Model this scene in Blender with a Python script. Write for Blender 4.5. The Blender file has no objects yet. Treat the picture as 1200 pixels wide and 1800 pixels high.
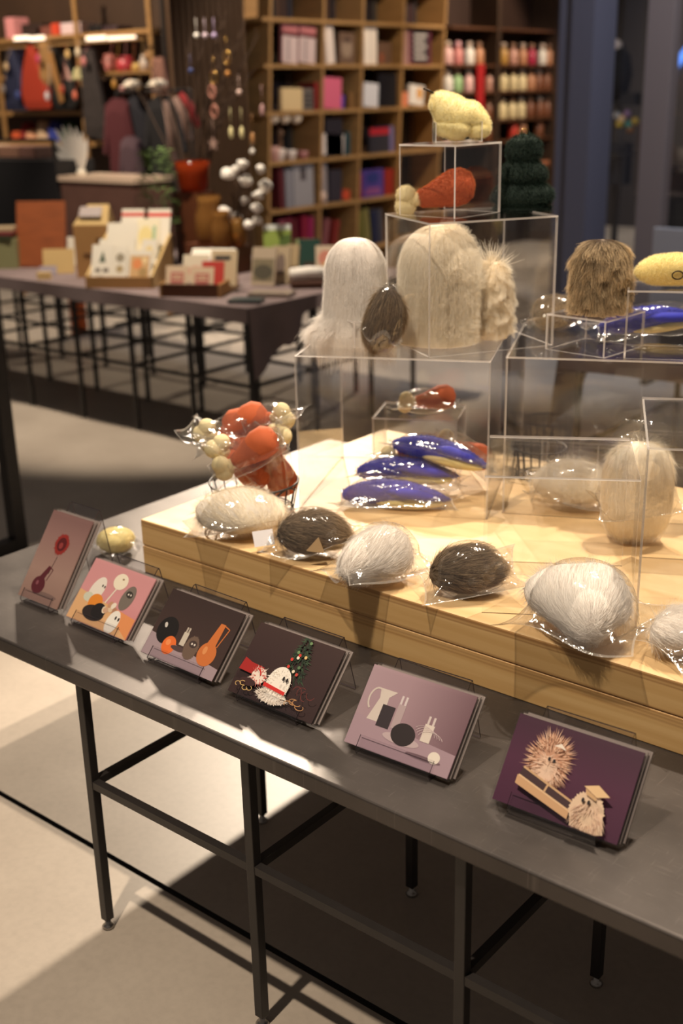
import bpy, math, random
import numpy as np
from mathutils import Matrix, Vector, Euler
PI = math.pi; R = math.radians
scene = bpy.context.scene
COL = scene.collection
rng = np.random.default_rng(7); random.seed(7)

# ------------------------------------------------------------------ camera
YAW, PITCH, ROLL, FPX, HCAM = -0.692763757, 0.346244038, 0.0228996538, 2049.785, 1.6
def cam_rows():
    cy, sy = math.cos(YAW), math.sin(YAW)
    f = np.array([sy*math.cos(PITCH), cy*math.cos(PITCH), -math.sin(PITCH)])
    r = np.array([cy, -sy, 0.0]); d = np.cross(f, r)
    return np.array([math.cos(ROLL)*r+math.sin(ROLL)*d, -math.sin(ROLL)*r+math.cos(ROLL)*d, f])
CR = cam_rows()
def ray(px, py): return CR.T @ np.array([(px-600)/FPX, (py-900)/FPX, 1.0])
def atz(px, py, z):                      # point of the level z seen at a pixel
    d = ray(px, py); return Vector(np.array([0, 0, HCAM]) + d*(z-HCAM)/d[2])
def atp(px, py, axis, val):              # point of the vertical plane x=val (axis 0) or y=val (axis 1)
    d = ray(px, py); return Vector(np.array([0, 0, HCAM]) + d*val/d[axis])
cam_data = bpy.data.cameras.new('camera'); cam = bpy.data.objects.new('camera', cam_data); COL.objects.link(cam)
m = Matrix.Identity(4)
for i in range(3):
    m[i][0], m[i][1], m[i][2] = CR[0][i], -CR[1][i], -CR[2][i]
m[2][3] = HCAM
cam.matrix_world = m
cam_data.sensor_fit = 'VERTICAL'; cam_data.sensor_height = 36; cam_data.sensor_width = 24
cam_data.lens = FPX/1800*36; cam_data.clip_start = .05; cam_data.clip_end = 60
cam_data.dof.use_dof = True; cam_data.dof.focus_distance = 1.98; cam_data.dof.aperture_fstop = 2.8
scene.camera = cam
FACE = -YAW                               # rotation about z that turns a thing's -y side to the camera is YAW... (cam right = x of this frame)
RZ = math.atan2(CR[0][1], CR[0][0])       # local x along camera right

# ------------------------------------------------------------------ materials
def lin(c):
    return tuple(((v/255)/12.92 if v/255 <= .04045 else ((v/255+.055)/1.055)**2.4) for v in c) + (1,)
MATS = {}
def new_mat(name):
    m_ = bpy.data.materials.new(name); m_.use_nodes = True
    nt = m_.node_tree; nt.nodes.clear()
    out = nt.nodes.new('ShaderNodeOutputMaterial')
    return m_, nt, out
def N(nt, t, **kw):
    n = nt.nodes.new(t)
    for k, v in kw.items():
        if k in n.inputs: n.inputs[k].default_value = v
        else: setattr(n, k, v)
    return n
def plain(name, c, rough=.55, metal=0, spec=.5, noise=0, nscale=20, bump=0, bscale=80, stretch=(1, 1, 1), sheen=0, emit=None):
    """one colour with an optional mottled variation and bump"""
    if name in MATS: return MATS[name]
    m_, nt, out = new_mat(name)
    b = N(nt, 'ShaderNodeBsdfPrincipled')
    b.inputs['Roughness'].default_value = rough; b.inputs['Metallic'].default_value = metal
    b.inputs['Specular IOR Level'].default_value = spec
    if sheen: b.inputs['Sheen Weight'].default_value = sheen
    col = lin(c); b.inputs['Base Color'].default_value = col
    if noise or bump:
        tc = N(nt, 'ShaderNodeTexCoord'); mp = N(nt, 'ShaderNodeMapping'); mp.inputs['Scale'].default_value = stretch
        nt.links.new(tc.outputs['Object'], mp.inputs['Vector'])
    if noise:
        n = N(nt, 'ShaderNodeTexNoise'); n.inputs['Scale'].default_value = nscale; n.inputs['Detail'].default_value = 6
        nt.links.new(mp.outputs[0], n.inputs['Vector'])
        r = N(nt, 'ShaderNodeValToRGB')
        r.color_ramp.elements[0].position = .3; r.color_ramp.elements[1].position = .7
        r.color_ramp.elements[0].color = tuple(v*(1-noise) for v in col[:3])+(1,)
        r.color_ramp.elements[1].color = tuple(min(1, v*(1+noise*.6)) for v in col[:3])+(1,)
        nt.links.new(n.outputs[0], r.inputs[0]); nt.links.new(r.outputs[0], b.inputs['Base Color'])
    if bump:
        n2 = N(nt, 'ShaderNodeTexNoise'); n2.inputs['Scale'].default_value = bscale; n2.inputs['Detail'].default_value = 4
        nt.links.new(mp.outputs[0], n2.inputs['Vector'])
        bp = N(nt, 'ShaderNodeBump'); bp.inputs['Strength'].default_value = bump; bp.inputs['Distance'].default_value = .01
        nt.links.new(n2.outputs[0], bp.inputs['Height']); nt.links.new(bp.outputs[0], b.inputs['Normal'])
    if emit:
        b.inputs['Emission Color'].default_value = col; b.inputs['Emission Strength'].default_value = emit
    nt.links.new(b.outputs[0], out.inputs[0]); MATS[name] = m_
    return m_
def C(c, rough=.6, **kw):                  # colour by value
    return plain('paint_%d_%d_%d_%d' % (c[0], c[1], c[2], int(rough*100)), c, rough, **kw)

def clear(name, tint=(1, 1, 1), rough=.02, base=.04, bump=0, bscale=40, haze=0, edge=.9, hazecol=(.9, .86, .8), bdist=.02):
    """clear sheet: transparent with a Schlick reflection, crinkled by bump"""
    if name in MATS: return MATS[name]
    m_, nt, out = new_mat(name)
    tr = N(nt, 'ShaderNodeBsdfTransparent'); tr.inputs[0].default_value = tint+(1,)
    gl = N(nt, 'ShaderNodeBsdfGlossy'); gl.inputs['Roughness'].default_value = rough
    lw = N(nt, 'ShaderNodeLayerWeight'); lw.inputs['Blend'].default_value = .5
    p = N(nt, 'ShaderNodeMath', operation='POWER'); p.inputs[1].default_value = 5
    ma = N(nt, 'ShaderNodeMath', operation='MULTIPLY_ADD'); ma.inputs[1].default_value = edge; ma.inputs[2].default_value = base
    nt.links.new(lw.outputs['Facing'], p.inputs[0]); nt.links.new(p.outputs[0], ma.inputs[0])
    mx = N(nt, 'ShaderNodeMixShader')
    nt.links.new(ma.outputs[0], mx.inputs[0]); nt.links.new(gl.outputs[0], mx.inputs[2])
    if haze:
        df = N(nt, 'ShaderNodeBsdfDiffuse'); df.inputs[0].default_value = hazecol+(1,)
        m2 = N(nt, 'ShaderNodeMixShader'); m2.inputs[0].default_value = haze
        nt.links.new(tr.outputs[0], m2.inputs[1]); nt.links.new(df.outputs[0], m2.inputs[2])
        nt.links.new(m2.outputs[0], mx.inputs[1])
    else:
        nt.links.new(tr.outputs[0], mx.inputs[1])
    if bump:
        tc = N(nt, 'ShaderNodeTexCoord')
        n2 = N(nt, 'ShaderNodeTexNoise'); n2.inputs['Scale'].default_value = bscale; n2.inputs['Detail'].default_value = 2; n2.inputs['Distortion'].default_value = 1.2
        nt.links.new(tc.outputs['Object'], n2.inputs['Vector'])
        bp = N(nt, 'ShaderNodeBump'); bp.inputs['Strength'].default_value = bump; bp.inputs['Distance'].default_value = bdist
        nt.links.new(n2.outputs[0], bp.inputs['Height'])
        nt.links.new(bp.outputs[0], gl.inputs['Normal'])
    nt.links.new(mx.outputs[0], out.inputs[0]); MATS[name] = m_
    return m_
ACR = clear('clear_acrylic', tint=(.985, .985, .985), rough=.015, base=.045)
ACRDARK = clear('stand_acrylic', tint=(.975, .97, .98), rough=.03, base=.045)
FILM = clear('cellophane', tint=(.985, .985, .985), rough=.11, base=.14, bump=.5, bscale=42, haze=.012, edge=.6, bdist=.004)
SEAM = clear('bag_seam', rough=.15, base=.16, bump=.6, bscale=90, haze=.14, edge=.5, bdist=.004)
SLEEVE = clear('card_sleeve', tint=(.98, .98, .98), rough=.06, base=.035, bump=.12, bscale=30)
def edge_mat():
    m_, nt, out = new_mat('acrylic_edge')
    tr = N(nt, 'ShaderNodeBsdfTransparent'); b = N(nt, 'ShaderNodeBsdfPrincipled')
    b.inputs['Base Color'].default_value = (.9, .86, .84, 1); b.inputs['Roughness'].default_value = .25
    mx = N(nt, 'ShaderNodeMixShader'); mx.inputs[0].default_value = .5
    nt.links.new(tr.outputs[0], mx.inputs[1]); nt.links.new(b.outputs[0], mx.inputs[2]); nt.links.new(mx.outputs[0], out.inputs[0])
    return m_
AEDGE = edge_mat()

def fur_mat(name, root, tip, rough=.75, vary=.12):
    if name in MATS: return MATS[name]
    m_, nt, out = new_mat(name)
    h = N(nt, 'ShaderNodeHairInfo')
    r = N(nt, 'ShaderNodeValToRGB'); r.color_ramp.elements[0].color = lin(root); r.color_ramp.elements[1].color = lin(tip)
    r.color_ramp.elements[0].position = .15; r.color_ramp.elements[1].position = .9
    nt.links.new(h.outputs['Intercept'], r.inputs[0])
    hs = N(nt, 'ShaderNodeHueSaturation')
    mr = N(nt, 'ShaderNodeMapRange'); mr.inputs[3].default_value = 1-vary; mr.inputs[4].default_value = 1+vary
    nt.links.new(h.outputs['Random'], mr.inputs[0]); nt.links.new(mr.outputs[0], hs.inputs['Value'])
    nt.links.new(r.outputs[0], hs.inputs['Color'])
    b = N(nt, 'ShaderNodeBsdfPrincipled'); b.inputs['Roughness'].default_value = rough; b.inputs['Specular IOR Level'].default_value = .25
    nt.links.new(hs.outputs[0], b.inputs['Base Color'])
    tl = N(nt, 'ShaderNodeBsdfTranslucent'); nt.links.new(hs.outputs[0], tl.inputs[0])
    mx = N(nt, 'ShaderNodeMixShader'); mx.inputs[0].default_value = .35
    nt.links.new(b.outputs[0], mx.inputs[1]); nt.links.new(tl.outputs[0], mx.inputs[2])
    nt.links.new(mx.outputs[0], out.inputs[0]); MATS[name] = m_
    return m_

# ------------------------------------------------------------------ mesh helpers
class MB:
    """collects faces of one mesh object"""
    def __init__(s): s.v = []; s.f = []; s.m = []; s.sm = []
    def add(s, vs, fs, mi=0, smooth=False):
        o = len(s.v); s.v += [tuple(p) for p in vs]
        for f in fs:
            s.f.append(tuple(o+i for i in f)); s.m.append(mi); s.sm.append(smooth)
        return s
    def box(s, c, d, mi=0, rz=0, rx=0, ry=0):
        x, y, z = d[0]/2, d[1]/2, d[2]/2
        rot = Euler((rx, ry, rz)).to_matrix(); c = Vector(c)
        vs = [c + rot @ Vector((sx*x, sy*y, sz*z)) for sz in (-1, 1) for sy in (-1, 1) for sx in (-1, 1)]
        return s.add(vs, [(0, 2, 3, 1), (4, 5, 7, 6), (0, 1, 5, 4), (2, 6, 7, 3), (0, 4, 6, 2), (1, 3, 7, 5)], mi)
    def span(s, a, b, mi=0):               # box from corner a to corner b
        return s.box([(a[i]+b[i])/2 for i in range(3)], [abs(b[i]-a[i]) for i in range(3)], mi)
    def bar(s, p, q, w, h=None, mi=0):     # rectangular bar between points
        p, q = Vector(p), Vector(q); d = (q-p); L = d.length; d.normalize(); h = h or w
        up = Vector((0, 0, 1)) if abs(d.z) < .9 else Vector((0, 1, 0))
        a = d.cross(up).normalized(); b = a.cross(d)
        vs = [pp + a*sx*w/2 + b*sz*h/2 for pp in (p, q) for sx, sz in ((-1, -1), (1, -1), (1, 1), (-1, 1))]
        return s.add(vs, [(3, 2, 1, 0), (4, 5, 6, 7), (0, 1, 5, 4), (1, 2, 6, 5), (2, 3, 7, 6), (3, 0, 4, 7)], mi)
    def tube(s, pts, r, n=8, closed=False, mi=0, caps=True):
        pts = [Vector(p) for p in pts]; k = len(pts); rs = r if hasattr(r, '__len__') else [r]*k
        vs = []; a = None
        for i, p in enumerate(pts):
            if closed: t = pts[(i+1) % k]-pts[i-1]
            else: t = pts[min(i+1, k-1)]-pts[max(i-1, 0)]
            t.normalize()
            if a is None:
                a = t.cross(Vector((0, 0, 1)));
                if a.length < .1: a = t.cross(Vector((0, 1, 0)))
            a = (a - t*a.dot(t)); a.normalize(); b = t.cross(a)
            vs += [p + (a*math.cos(2*PI*j/n)+b*math.sin(2*PI*j/n))*rs[i] for j in range(n)]
        fs = []
        for i in range(k if closed else k-1):
            i2 = (i+1) % k
            fs += [(i*n+j, i*n+(j+1) % n, i2*n+(j+1) % n, i2*n+j) for j in range(n)]
        if caps and not closed:
            fs += [tuple(range(n))[::-1], tuple((k-1)*n+j for j in range(n))]
        return s.add(vs, fs, mi, True)
    def lathe(s, prof, n=24, c=(0, 0, 0), mi=0, sy=1, caps=True):
        vs = [(c[0]+r*math.cos(2*PI*j/n), c[1]+sy*r*math.sin(2*PI*j/n), c[2]+z) for r, z in prof for j in range(n)]
        fs = [(i*n+j, i*n+(j+1) % n, (i+1)*n+(j+1) % n, (i+1)*n+j) for i in range(len(prof)-1) for j in range(n)]
        if caps: fs += [tuple(range(n))[::-1], tuple((len(prof)-1)*n+j for j in range(n))]
        return s.add(vs, fs, mi, True)
    def blob(s, c, rad, nu=24, nv=16, fn=None, mi=0):
        """ellipsoid; fn(unit direction) scales the radius"""
        vs = []
        for i in range(nv+1):
            th = PI*i/nv
            for j in range(nu):
                d = (math.sin(th)*math.cos(2*PI*j/nu), math.sin(th)*math.sin(2*PI*j/nu), math.cos(th))
                k = fn(d) if fn else 1
                vs.append((c[0]+d[0]*rad[0]*k, c[1]+d[1]*rad[1]*k, c[2]+d[2]*rad[2]*k))
        fs = [(i*nu+j, (i+1)*nu+j, (i+1)*nu+(j+1) % nu, i*nu+(j+1) % nu) for i in range(nv) for j in range(nu)]
        return s.add(vs, fs, mi, True)
    def build(s, name, mats, parent=None, loc=(0, 0, 0), rot=(0, 0, 0), bevel=0, seg=2, smooth=None):
        me = bpy.data.meshes.new(name); me.from_pydata(s.v, [], s.f)
        mats = mats if isinstance(mats, (list, tuple)) else [mats]
        for q in mats: me.materials.append(q)
        me.polygons.foreach_set('material_index', s.m)
        me.polygons.foreach_set('use_smooth', s.sm if smooth is None else [smooth]*len(s.f))
        me.validate(); me.update()
        o = bpy.data.objects.new(name, me); COL.objects.link(o)
        o.location = loc; o.rotation_euler = rot
        if parent: o.parent = parent
        if bevel:
            b = o.modifiers.new('bevel', 'BEVEL'); b.width = bevel; b.segments = seg; b.limit_method = 'ANGLE'
        return o
def tag(o, label=None, cat=None, group=None, kind=None):
    if label: o['label'] = label
    if cat: o['category'] = cat
    if group: o['group'] = group
    if kind: o['kind'] = kind
    return o
def thing(name, label, cat, loc=(0, 0, 0), rz=0, group=None, rx=0):
    o = bpy.data.objects.new(name, None); COL.objects.link(o); o.empty_display_size = .05
    o.location = loc; o.rotation_euler = (rx, 0, rz)
    return tag(o, label, cat, group)
def copy_thing(o, label=None, loc=None, rz=None, parent=None):
    c = o.copy(); COL.objects.link(c); c.parent = parent
    if label: c['label'] = label
    if loc is not None: c.location = loc
    if rz is not None: c.rotation_euler = (c.rotation_euler[0], c.rotation_euler[1], rz)
    for ch in o.children: copy_thing(ch, parent=c)
    return c
def struct(name, mb, mat, **kw): return tag(mb.build(name, mat, **kw), kind='structure')

def sample(me, n):
    """n random points with normals on a mesh"""
    me.calc_loop_triangles()
    V = np.array([v.co for v in me.vertices]); T = np.array([t.vertices for t in me.loop_triangles])
    a, b, c = V[T[:, 0]], V[T[:, 1]], V[T[:, 2]]
    nn = np.cross(b-a, c-a); ar = np.linalg.norm(nn, axis=1); nn /= ar[:, None]+1e-12
    i = rng.choice(len(T), n, p=ar/ar.sum()); u = rng.random((n, 2)); su = np.sqrt(u[:, :1])
    p = a[i]*(1-su)+b[i]*su*(1-u[:, 1:])+c[i]*su*u[:, 1:]
    return p, nn[i]
def hair_object(name, P, rad, mat, parent):
    """P: strands x points x 3"""
    n, k = P.shape[:2]
    cu = bpy.data.hair_curves.new(name); cu.add_curves([k]*n)
    cu.attributes['position'].data.foreach_set('vector', P.astype(np.float32).ravel())
    at = cu.attributes.get('radius') or cu.attributes.new('radius', 'FLOAT', 'POINT')
    at.data.foreach_set('value', np.tile(rad*np.linspace(1, .25, k), n).astype(np.float32))
    cu.materials.append(mat)
    o = bpy.data.objects.new(name, cu); COL.objects.link(o); o.parent = parent
    return o
def fur(body, n, length, mat, parent, name='fur', K=5, flow=None, out=.6, droop=.2, rnd=.3, rad=.0005, keep=None, curl=0, clump=0):
    p, nn = sample(body.data, n)
    if keep is not None:
        kk = keep(p, nn); p, nn = p[kk], nn[kk]; n = len(p)
    d = nn*out + rng.normal(0, rnd, (n, 3))
    if flow is not None:
        f = flow(p, nn); f = f - nn*(f*nn).sum(1)[:, None]; d = d + f
    L = length*(.6+.6*rng.random(n))[:, None]/(K-1)
    P = [p]
    ax = rng.normal(0, 1, (n, 3))
    for k in range(K-1):
        d = d/np.linalg.norm(d, axis=1)[:, None]
        P.append(P[-1]+d*L)
        d = d + np.array([0, 0, -droop]) + curl*np.cross(d, ax) + rng.normal(0, rnd*.25, (n, 3))
    P = np.stack(P, 1)
    if clump:
        # pull tips toward the nearest of a few guide strands
        g = rng.choice(n, max(2, n//45), replace=False)
        dist = ((P[:, None, 0]-P[None, g, 0])**2).sum(2); j = g[dist.argmin(1)]
        t = (np.linspace(0, 1, K)**1.3*clump)[None, :, None]
        P = P*(1-t)+P[j]*t
    return hair_object(name, P, rad, mat, parent)
def meridian_fur(prof, n, L, mat, parent, name='fur', K=8, lift=.004, wob=.15, rad=.0005, sy=1, noise=.0, s_top=0., phi_ok=None, zfloor=None, spread=0., clump=0):
    """long hair that flows down the profile of a turned body; prof = [(r, z)...] from crown to hem and beyond"""
    pr = np.array(prof); seg = np.linalg.norm(np.diff(pr, axis=0), axis=1); S = np.concatenate([[0], seg.cumsum()])
    # more strands where the girth is bigger
    s0 = (.012+.848*rng.random(n*3))*S[-1]; rr = np.interp(s0, S, pr[:, 0]); s0 = s0[rng.random(n*3) < (rr+.01)/(rr.max()+.01)][:n]; n = len(s0)
    ph = rng.random(n)*2*PI; drift = rng.normal(0, wob, n); l = L*(.55+.75*rng.random(n)); lf = lift*(.3+1.2*rng.random(n))
    P = []
    nz = rng.normal(0, noise, (n, 3)); sp = spread*rng.random(n)
    for k in range(K):
        t = k/(K-1); s = s0+l*t
        r = np.interp(s, S, pr[:, 0]); z = np.interp(s, S, pr[:, 1]); over = np.maximum(0, s-S[-1])
        z = z-over
        r = r+lf*(.2+t)+sp*t*t
        a = ph+drift*t
        q = np.stack([r*np.cos(a), sy*r*np.sin(a), z], 1)+nz*t**1.5
        if zfloor is not None: q[:, 2] = np.maximum(q[:, 2], zfloor+.001)
        P.append(q)
    P = np.stack(P, 1)
    if phi_ok is not None: P = P[phi_ok(ph)]
    if clump:
        n = len(P); g = rng.choice(n, max(2, n//40), replace=False)
        dist = ((P[:, None, 0]-P[None, g, 0])**2).sum(2); j = g[dist.argmin(1)]
        t = (np.linspace(0, 1, K)**1.3*clump)[None, :, None]
        P = P*(1-t)+P[j]*t
    return hair_object(name, P, rad, mat, parent)
def lump(seed, amp=.12, f=2.2):
    r_ = np.random.default_rng(seed); A = r_.normal(0, f, (6, 3)); ph = r_.random(6)*6.28
    return lambda d: 1+amp*sum(math.sin(A[i][0]*d[0]+A[i][1]*d[1]+A[i][2]*d[2]+ph[i]) for i in range(6))/3

# ------------------------------------------------------------------ floor and front table
def concrete():
    m_, nt, out = new_mat('concrete')
    tc = N(nt, 'ShaderNodeTexCoord')
    b = N(nt, 'ShaderNodeBsdfPrincipled'); b.inputs['Roughness'].default_value = .42; b.inputs['Specular IOR Level'].default_value = .35
    n1 = N(nt, 'ShaderNodeTexNoise'); n1.inputs['Scale'].default_value = 1.7; n1.inputs['Detail'].default_value = 8; n1.inputs['Roughness'].default_value = .6
    n2 = N(nt, 'ShaderNodeTexNoise'); n2.inputs['Scale'].default_value = 60; n2.inputs['Detail'].default_value = 4
    for n in (n1, n2): nt.links.new(tc.outputs['Object'], n.inputs['Vector'])
    r1 = N(nt, 'ShaderNodeValToRGB'); r1.color_ramp.elements[0].position = .3; r1.color_ramp.elements[1].position = .72
    r1.color_ramp.elements[0].color = lin((172, 160, 147)); r1.color_ramp.elements[1].color = lin((200, 188, 174))
    r2 = N(nt, 'ShaderNodeValToRGB'); r2.color_ramp.elements[0].position = .25; r2.color_ramp.elements[1].position = .6
    r2.color_ramp.elements[0].color = (.86, .86, .86, 1)
    nt.links.new(n1.outputs[0], r1.inputs[0]); nt.links.new(n2.outputs[0], r2.inputs[0])
    mx = N(nt, 'ShaderNodeMixRGB', blend_type='MULTIPLY'); mx.inputs[0].default_value = .6
    nt.links.new(r1.outputs[0], mx.inputs[1]); nt.links.new(r2.outputs[0], mx.inputs[2])
    nt.links.new(mx.outputs[0], b.inputs['Base Color']); nt.links.new(b.outputs[0], out.inputs[0])
    return m_
GROOVE = C((48, 42, 38), .8)
f = MB()
f.add([(-13, -4, 0), (5, -4, 0), (5, 1.343, 0), (-13, 1.343, 0)], [(0, 1, 2, 3)])
f.add([(-13, 1.357, 0), (5, 1.357, 0), (5, 18, 0), (-13, 18, 0)], [(0, 1, 2, 3)])
f.add([(-13, 1.343, -.008), (5, 1.343, -.008), (5, 1.357, -.008), (-13, 1.357, -.008)], [(0, 1, 2, 3)], 1)
f.add([(-13, 1.343, 0), (5, 1.343, 0), (5, 1.343, -.008), (-13, 1.343, -.008)], [(0, 1, 2, 3)], 1)
f.add([(-13, 1.357, 0), (5, 1.357, 0), (5, 1.357, -.008), (-13, 1.357, -.008)], [(0, 3, 2, 1)], 1)
struct('floor', f, [concrete(), GROOVE])

def steel_top():
    m_, nt, out = new_mat('scratched_dark_steel')
    tc = N(nt, 'ShaderNodeTexCoord')
    b = N(nt, 'ShaderNodeBsdfPrincipled'); b.inputs['Metallic'].default_value = .55; b.inputs['Specular IOR Level'].default_value = .5
    n1 = N(nt, 'ShaderNodeTexNoise'); n1.inputs['Scale'].default_value = 5; n1.inputs['Detail'].default_value = 7
    nt.links.new(tc.outputs['Object'], n1.inputs['Vector'])
    r1 = N(nt, 'ShaderNodeValToRGB'); r1.color_ramp.elements[0].position = .3; r1.color_ramp.elements[1].position = .75
    r1.color_ramp.elements[0].color = lin((74, 69, 67)); r1.color_ramp.elements[1].color = lin((98, 92, 89))
    nt.links.new(n1.outputs[0], r1.inputs[0])
    # scratches: thin stretched noise lines in two directions
    last = r1.outputs[0]; rough = None
    for ang, sc in ((.5, (22, 420, 1)), (-.9, (380, 26, 1)), (.15, (30, 600, 1))):
        mp = N(nt, 'ShaderNodeMapping'); mp.inputs['Rotation'].default_value = (0, 0, ang); mp.inputs['Scale'].default_value = sc
        n = N(nt, 'ShaderNodeTexNoise'); n.inputs['Scale'].default_value = 1; n.inputs['Detail'].default_value = 3
        nt.links.new(tc.outputs['Object'], mp.inputs[0]); nt.links.new(mp.outputs[0], n.inputs['Vector'])
        r = N(nt, 'ShaderNodeValToRGB'); r.color_ramp.elements[0].position = .66; r.color_ramp.elements[1].position = .74
        nt.links.new(n.outputs[0], r.inputs[0])
        mx = N(nt, 'ShaderNodeMixRGB'); mx.inputs[2].default_value = lin((150, 142, 138))
        mu = N(nt, 'ShaderNodeMath', operation='MULTIPLY'); mu.inputs[1].default_value = .22
        nt.links.new(r.outputs[0], mu.inputs[0]); nt.links.new(mu.outputs[0], mx.inputs[0]); nt.links.new(last, mx.inputs[1]); last = mx.outputs[0]
    mr = N(nt, 'ShaderNodeMapRange'); mr.inputs[3].default_value = .3; mr.inputs[4].default_value = .5
    nt.links.new(n1.outputs[0], mr.inputs[0]); nt.links.new(mr.outputs[0], b.inputs['Roughness'])
    nt.links.new(last, b.inputs['Base Color']); nt.links.new(b.outputs[0], out.inputs[0])
    return m_
STEEL = steel_top()
BLACK = plain('black_steel', (42, 38, 37), .45, noise=.15, nscale=30)
CHROME = plain('foot_metal', (170, 165, 160), .3, metal=1)
ZT = .605
tb = thing('display_table', 'long dark grey steel table on thin black legs carrying the wooden platform', 'table', (-1.0, 1.9, 0))
def L(root, p): return Vector(p)-root.location     # world to local of an unrotated thing
def lpart(root, mb_fn, name, mat, **kw):
    q = MB(); mb_fn(q); o = q.build(name, mat, root, **kw)
    o.location = -root.location                       # vertices were given in world coordinates
    return o
lpart(tb, lambda q: q.span((-2.21, 1.165, .572), (.23, 2.61, ZT)), 'table_top', STEEL, bevel=.005, seg=3)
XS = [-1.635+.43*k for k in range(5)]; YS = [1.193, 1.655, 2.117, 2.579]
for x in XS:
    for y in YS:
        lg = lpart(tb, lambda q: q.span((x-.0095, y-.0095, .022), (x+.0095, y+.0095, .572)), 'leg', BLACK, bevel=.0015)
        ft = MB(); ft.lathe([(.011, 0), (.013, .004), (.010, .008), (.006, .012), (.006, .024)], 12)
        fo = ft.build('levelling_foot', CHROME, lg, loc=(x, y, 0))
for y in YS:
    for a, b in zip(XS, XS[1:]): lpart(tb, lambda q: q.span((a+.0095, y-.008, .336), (b-.0095, y+.008, .352)), 'rail', BLACK)
for x in XS:
    for a, b in zip(YS, YS[1:]): lpart(tb, lambda q: q.span((x-.008, a+.0095, .336), (x+.008, b-.0095, .352)), 'rail', BLACK)

# ------------------------------------------------------------------ wooden platform
def pine():
    m_, nt, out = new_mat('pale_pine')
    tc = N(nt, 'ShaderNodeTexCoord'); b = N(nt, 'ShaderNodeBsdfPrincipled'); b.inputs['Roughness'].default_value = .5
    mp = N(nt, 'ShaderNodeMapping'); mp.inputs['Scale'].default_value = (1.2, 14, 30)
    n = N(nt, 'ShaderNodeTexNoise'); n.inputs['Scale'].default_value = 1.6; n.inputs['Detail'].default_value = 5; n.inputs['Distortion'].default_value = .6
    nt.links.new(tc.outputs['Object'], mp.inputs[0]); nt.links.new(mp.outputs[0], n.inputs['Vector'])
    r = N(nt, 'ShaderNodeValToRGB'); r.color_ramp.elements[0].position = .3; r.color_ramp.elements[1].position = .7
    r.color_ramp.elements[0].color = lin((222, 186, 134)); r.color_ramp.elements[1].color = lin((238, 208, 160))
    nt.links.new(n.outputs[0], r.inputs[0])
    # darker growth streaks of the edge boards, by height, wavering along the length
    sx = N(nt, 'ShaderNodeSeparateXYZ'); nt.links.new(tc.outputs['Object'], sx.inputs[0])
    mp2 = N(nt, 'ShaderNodeMapping'); mp2.inputs['Scale'].default_value = (2.2, 2.2, 10)
    n2 = N(nt, 'ShaderNodeTexNoise'); n2.inputs['Scale'].default_value = 1; n2.inputs['Detail'].default_value = 3
    nt.links.new(tc.outputs['Object'], mp2.inputs[0]); nt.links.new(mp2.outputs[0], n2.inputs['Vector'])
    ma = N(nt, 'ShaderNodeMath', operation='MULTIPLY_ADD'); ma.inputs[1].default_value = .012
    nt.links.new(n2.outputs[0], ma.inputs[0]); nt.links.new(sx.outputs['Z'], ma.inputs[2])
    mr = N(nt, 'ShaderNodeMapRange'); mr.inputs[1].default_value = .607; mr.inputs[2].default_value = .742
    nt.links.new(ma.outputs[0], mr.inputs[0])
    r2 = N(nt, 'ShaderNodeValToRGB'); cr = r2.color_ramp; cr.interpolation = 'LINEAR'
    stops = [(0, 0), (.36, 0), (.39, .55), (.41, .1), (.44, .6), (.46, .1), (.485, .7), (.51, .25), (.53, .65), (.56, 0), (.845, 0), (.86, .75), (.885, .2), (.91, .85), (.95, .6), (.97, .0)]
    cr.elements[0].position = 0; cr.elements[0].color = (0, 0, 0, 1); cr.elements[1].position = 1; cr.elements[1].color = (0, 0, 0, 1)
    for p_, v in stops[1:]:
        e = cr.elements.new(p_); e.color = (v, v, v, 1)
    nt.links.new(mr.outputs[0], r2.inputs[0])
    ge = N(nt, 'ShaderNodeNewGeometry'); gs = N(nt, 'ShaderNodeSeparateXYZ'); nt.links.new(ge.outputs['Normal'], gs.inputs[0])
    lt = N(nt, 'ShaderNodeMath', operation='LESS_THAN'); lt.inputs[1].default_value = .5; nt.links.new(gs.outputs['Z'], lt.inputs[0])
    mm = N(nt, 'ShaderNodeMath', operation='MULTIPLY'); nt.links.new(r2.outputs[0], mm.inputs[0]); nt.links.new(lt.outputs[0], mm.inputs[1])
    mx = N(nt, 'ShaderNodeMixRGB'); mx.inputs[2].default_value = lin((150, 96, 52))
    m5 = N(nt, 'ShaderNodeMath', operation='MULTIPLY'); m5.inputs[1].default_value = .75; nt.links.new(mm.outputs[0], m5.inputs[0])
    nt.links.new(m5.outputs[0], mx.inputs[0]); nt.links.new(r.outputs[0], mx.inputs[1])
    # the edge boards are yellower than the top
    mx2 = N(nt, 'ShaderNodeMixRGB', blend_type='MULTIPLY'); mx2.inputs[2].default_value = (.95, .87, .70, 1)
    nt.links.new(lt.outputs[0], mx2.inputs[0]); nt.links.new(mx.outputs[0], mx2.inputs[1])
    nt.links.new(mx2.outputs[0], b.inputs['Base Color']); nt.links.new(b.outputs[0], out.inputs[0])
    return m_
PINE = pine()
ZP = .73
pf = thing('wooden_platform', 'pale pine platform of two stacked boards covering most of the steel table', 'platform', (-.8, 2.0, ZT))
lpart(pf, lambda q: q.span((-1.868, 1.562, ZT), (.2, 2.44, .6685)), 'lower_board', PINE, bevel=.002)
lpart(pf, lambda q: q.span((-1.868, 1.562, .6695), (.2, 2.44, ZP)), 'upper_board', PINE, bevel=.003)

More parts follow.
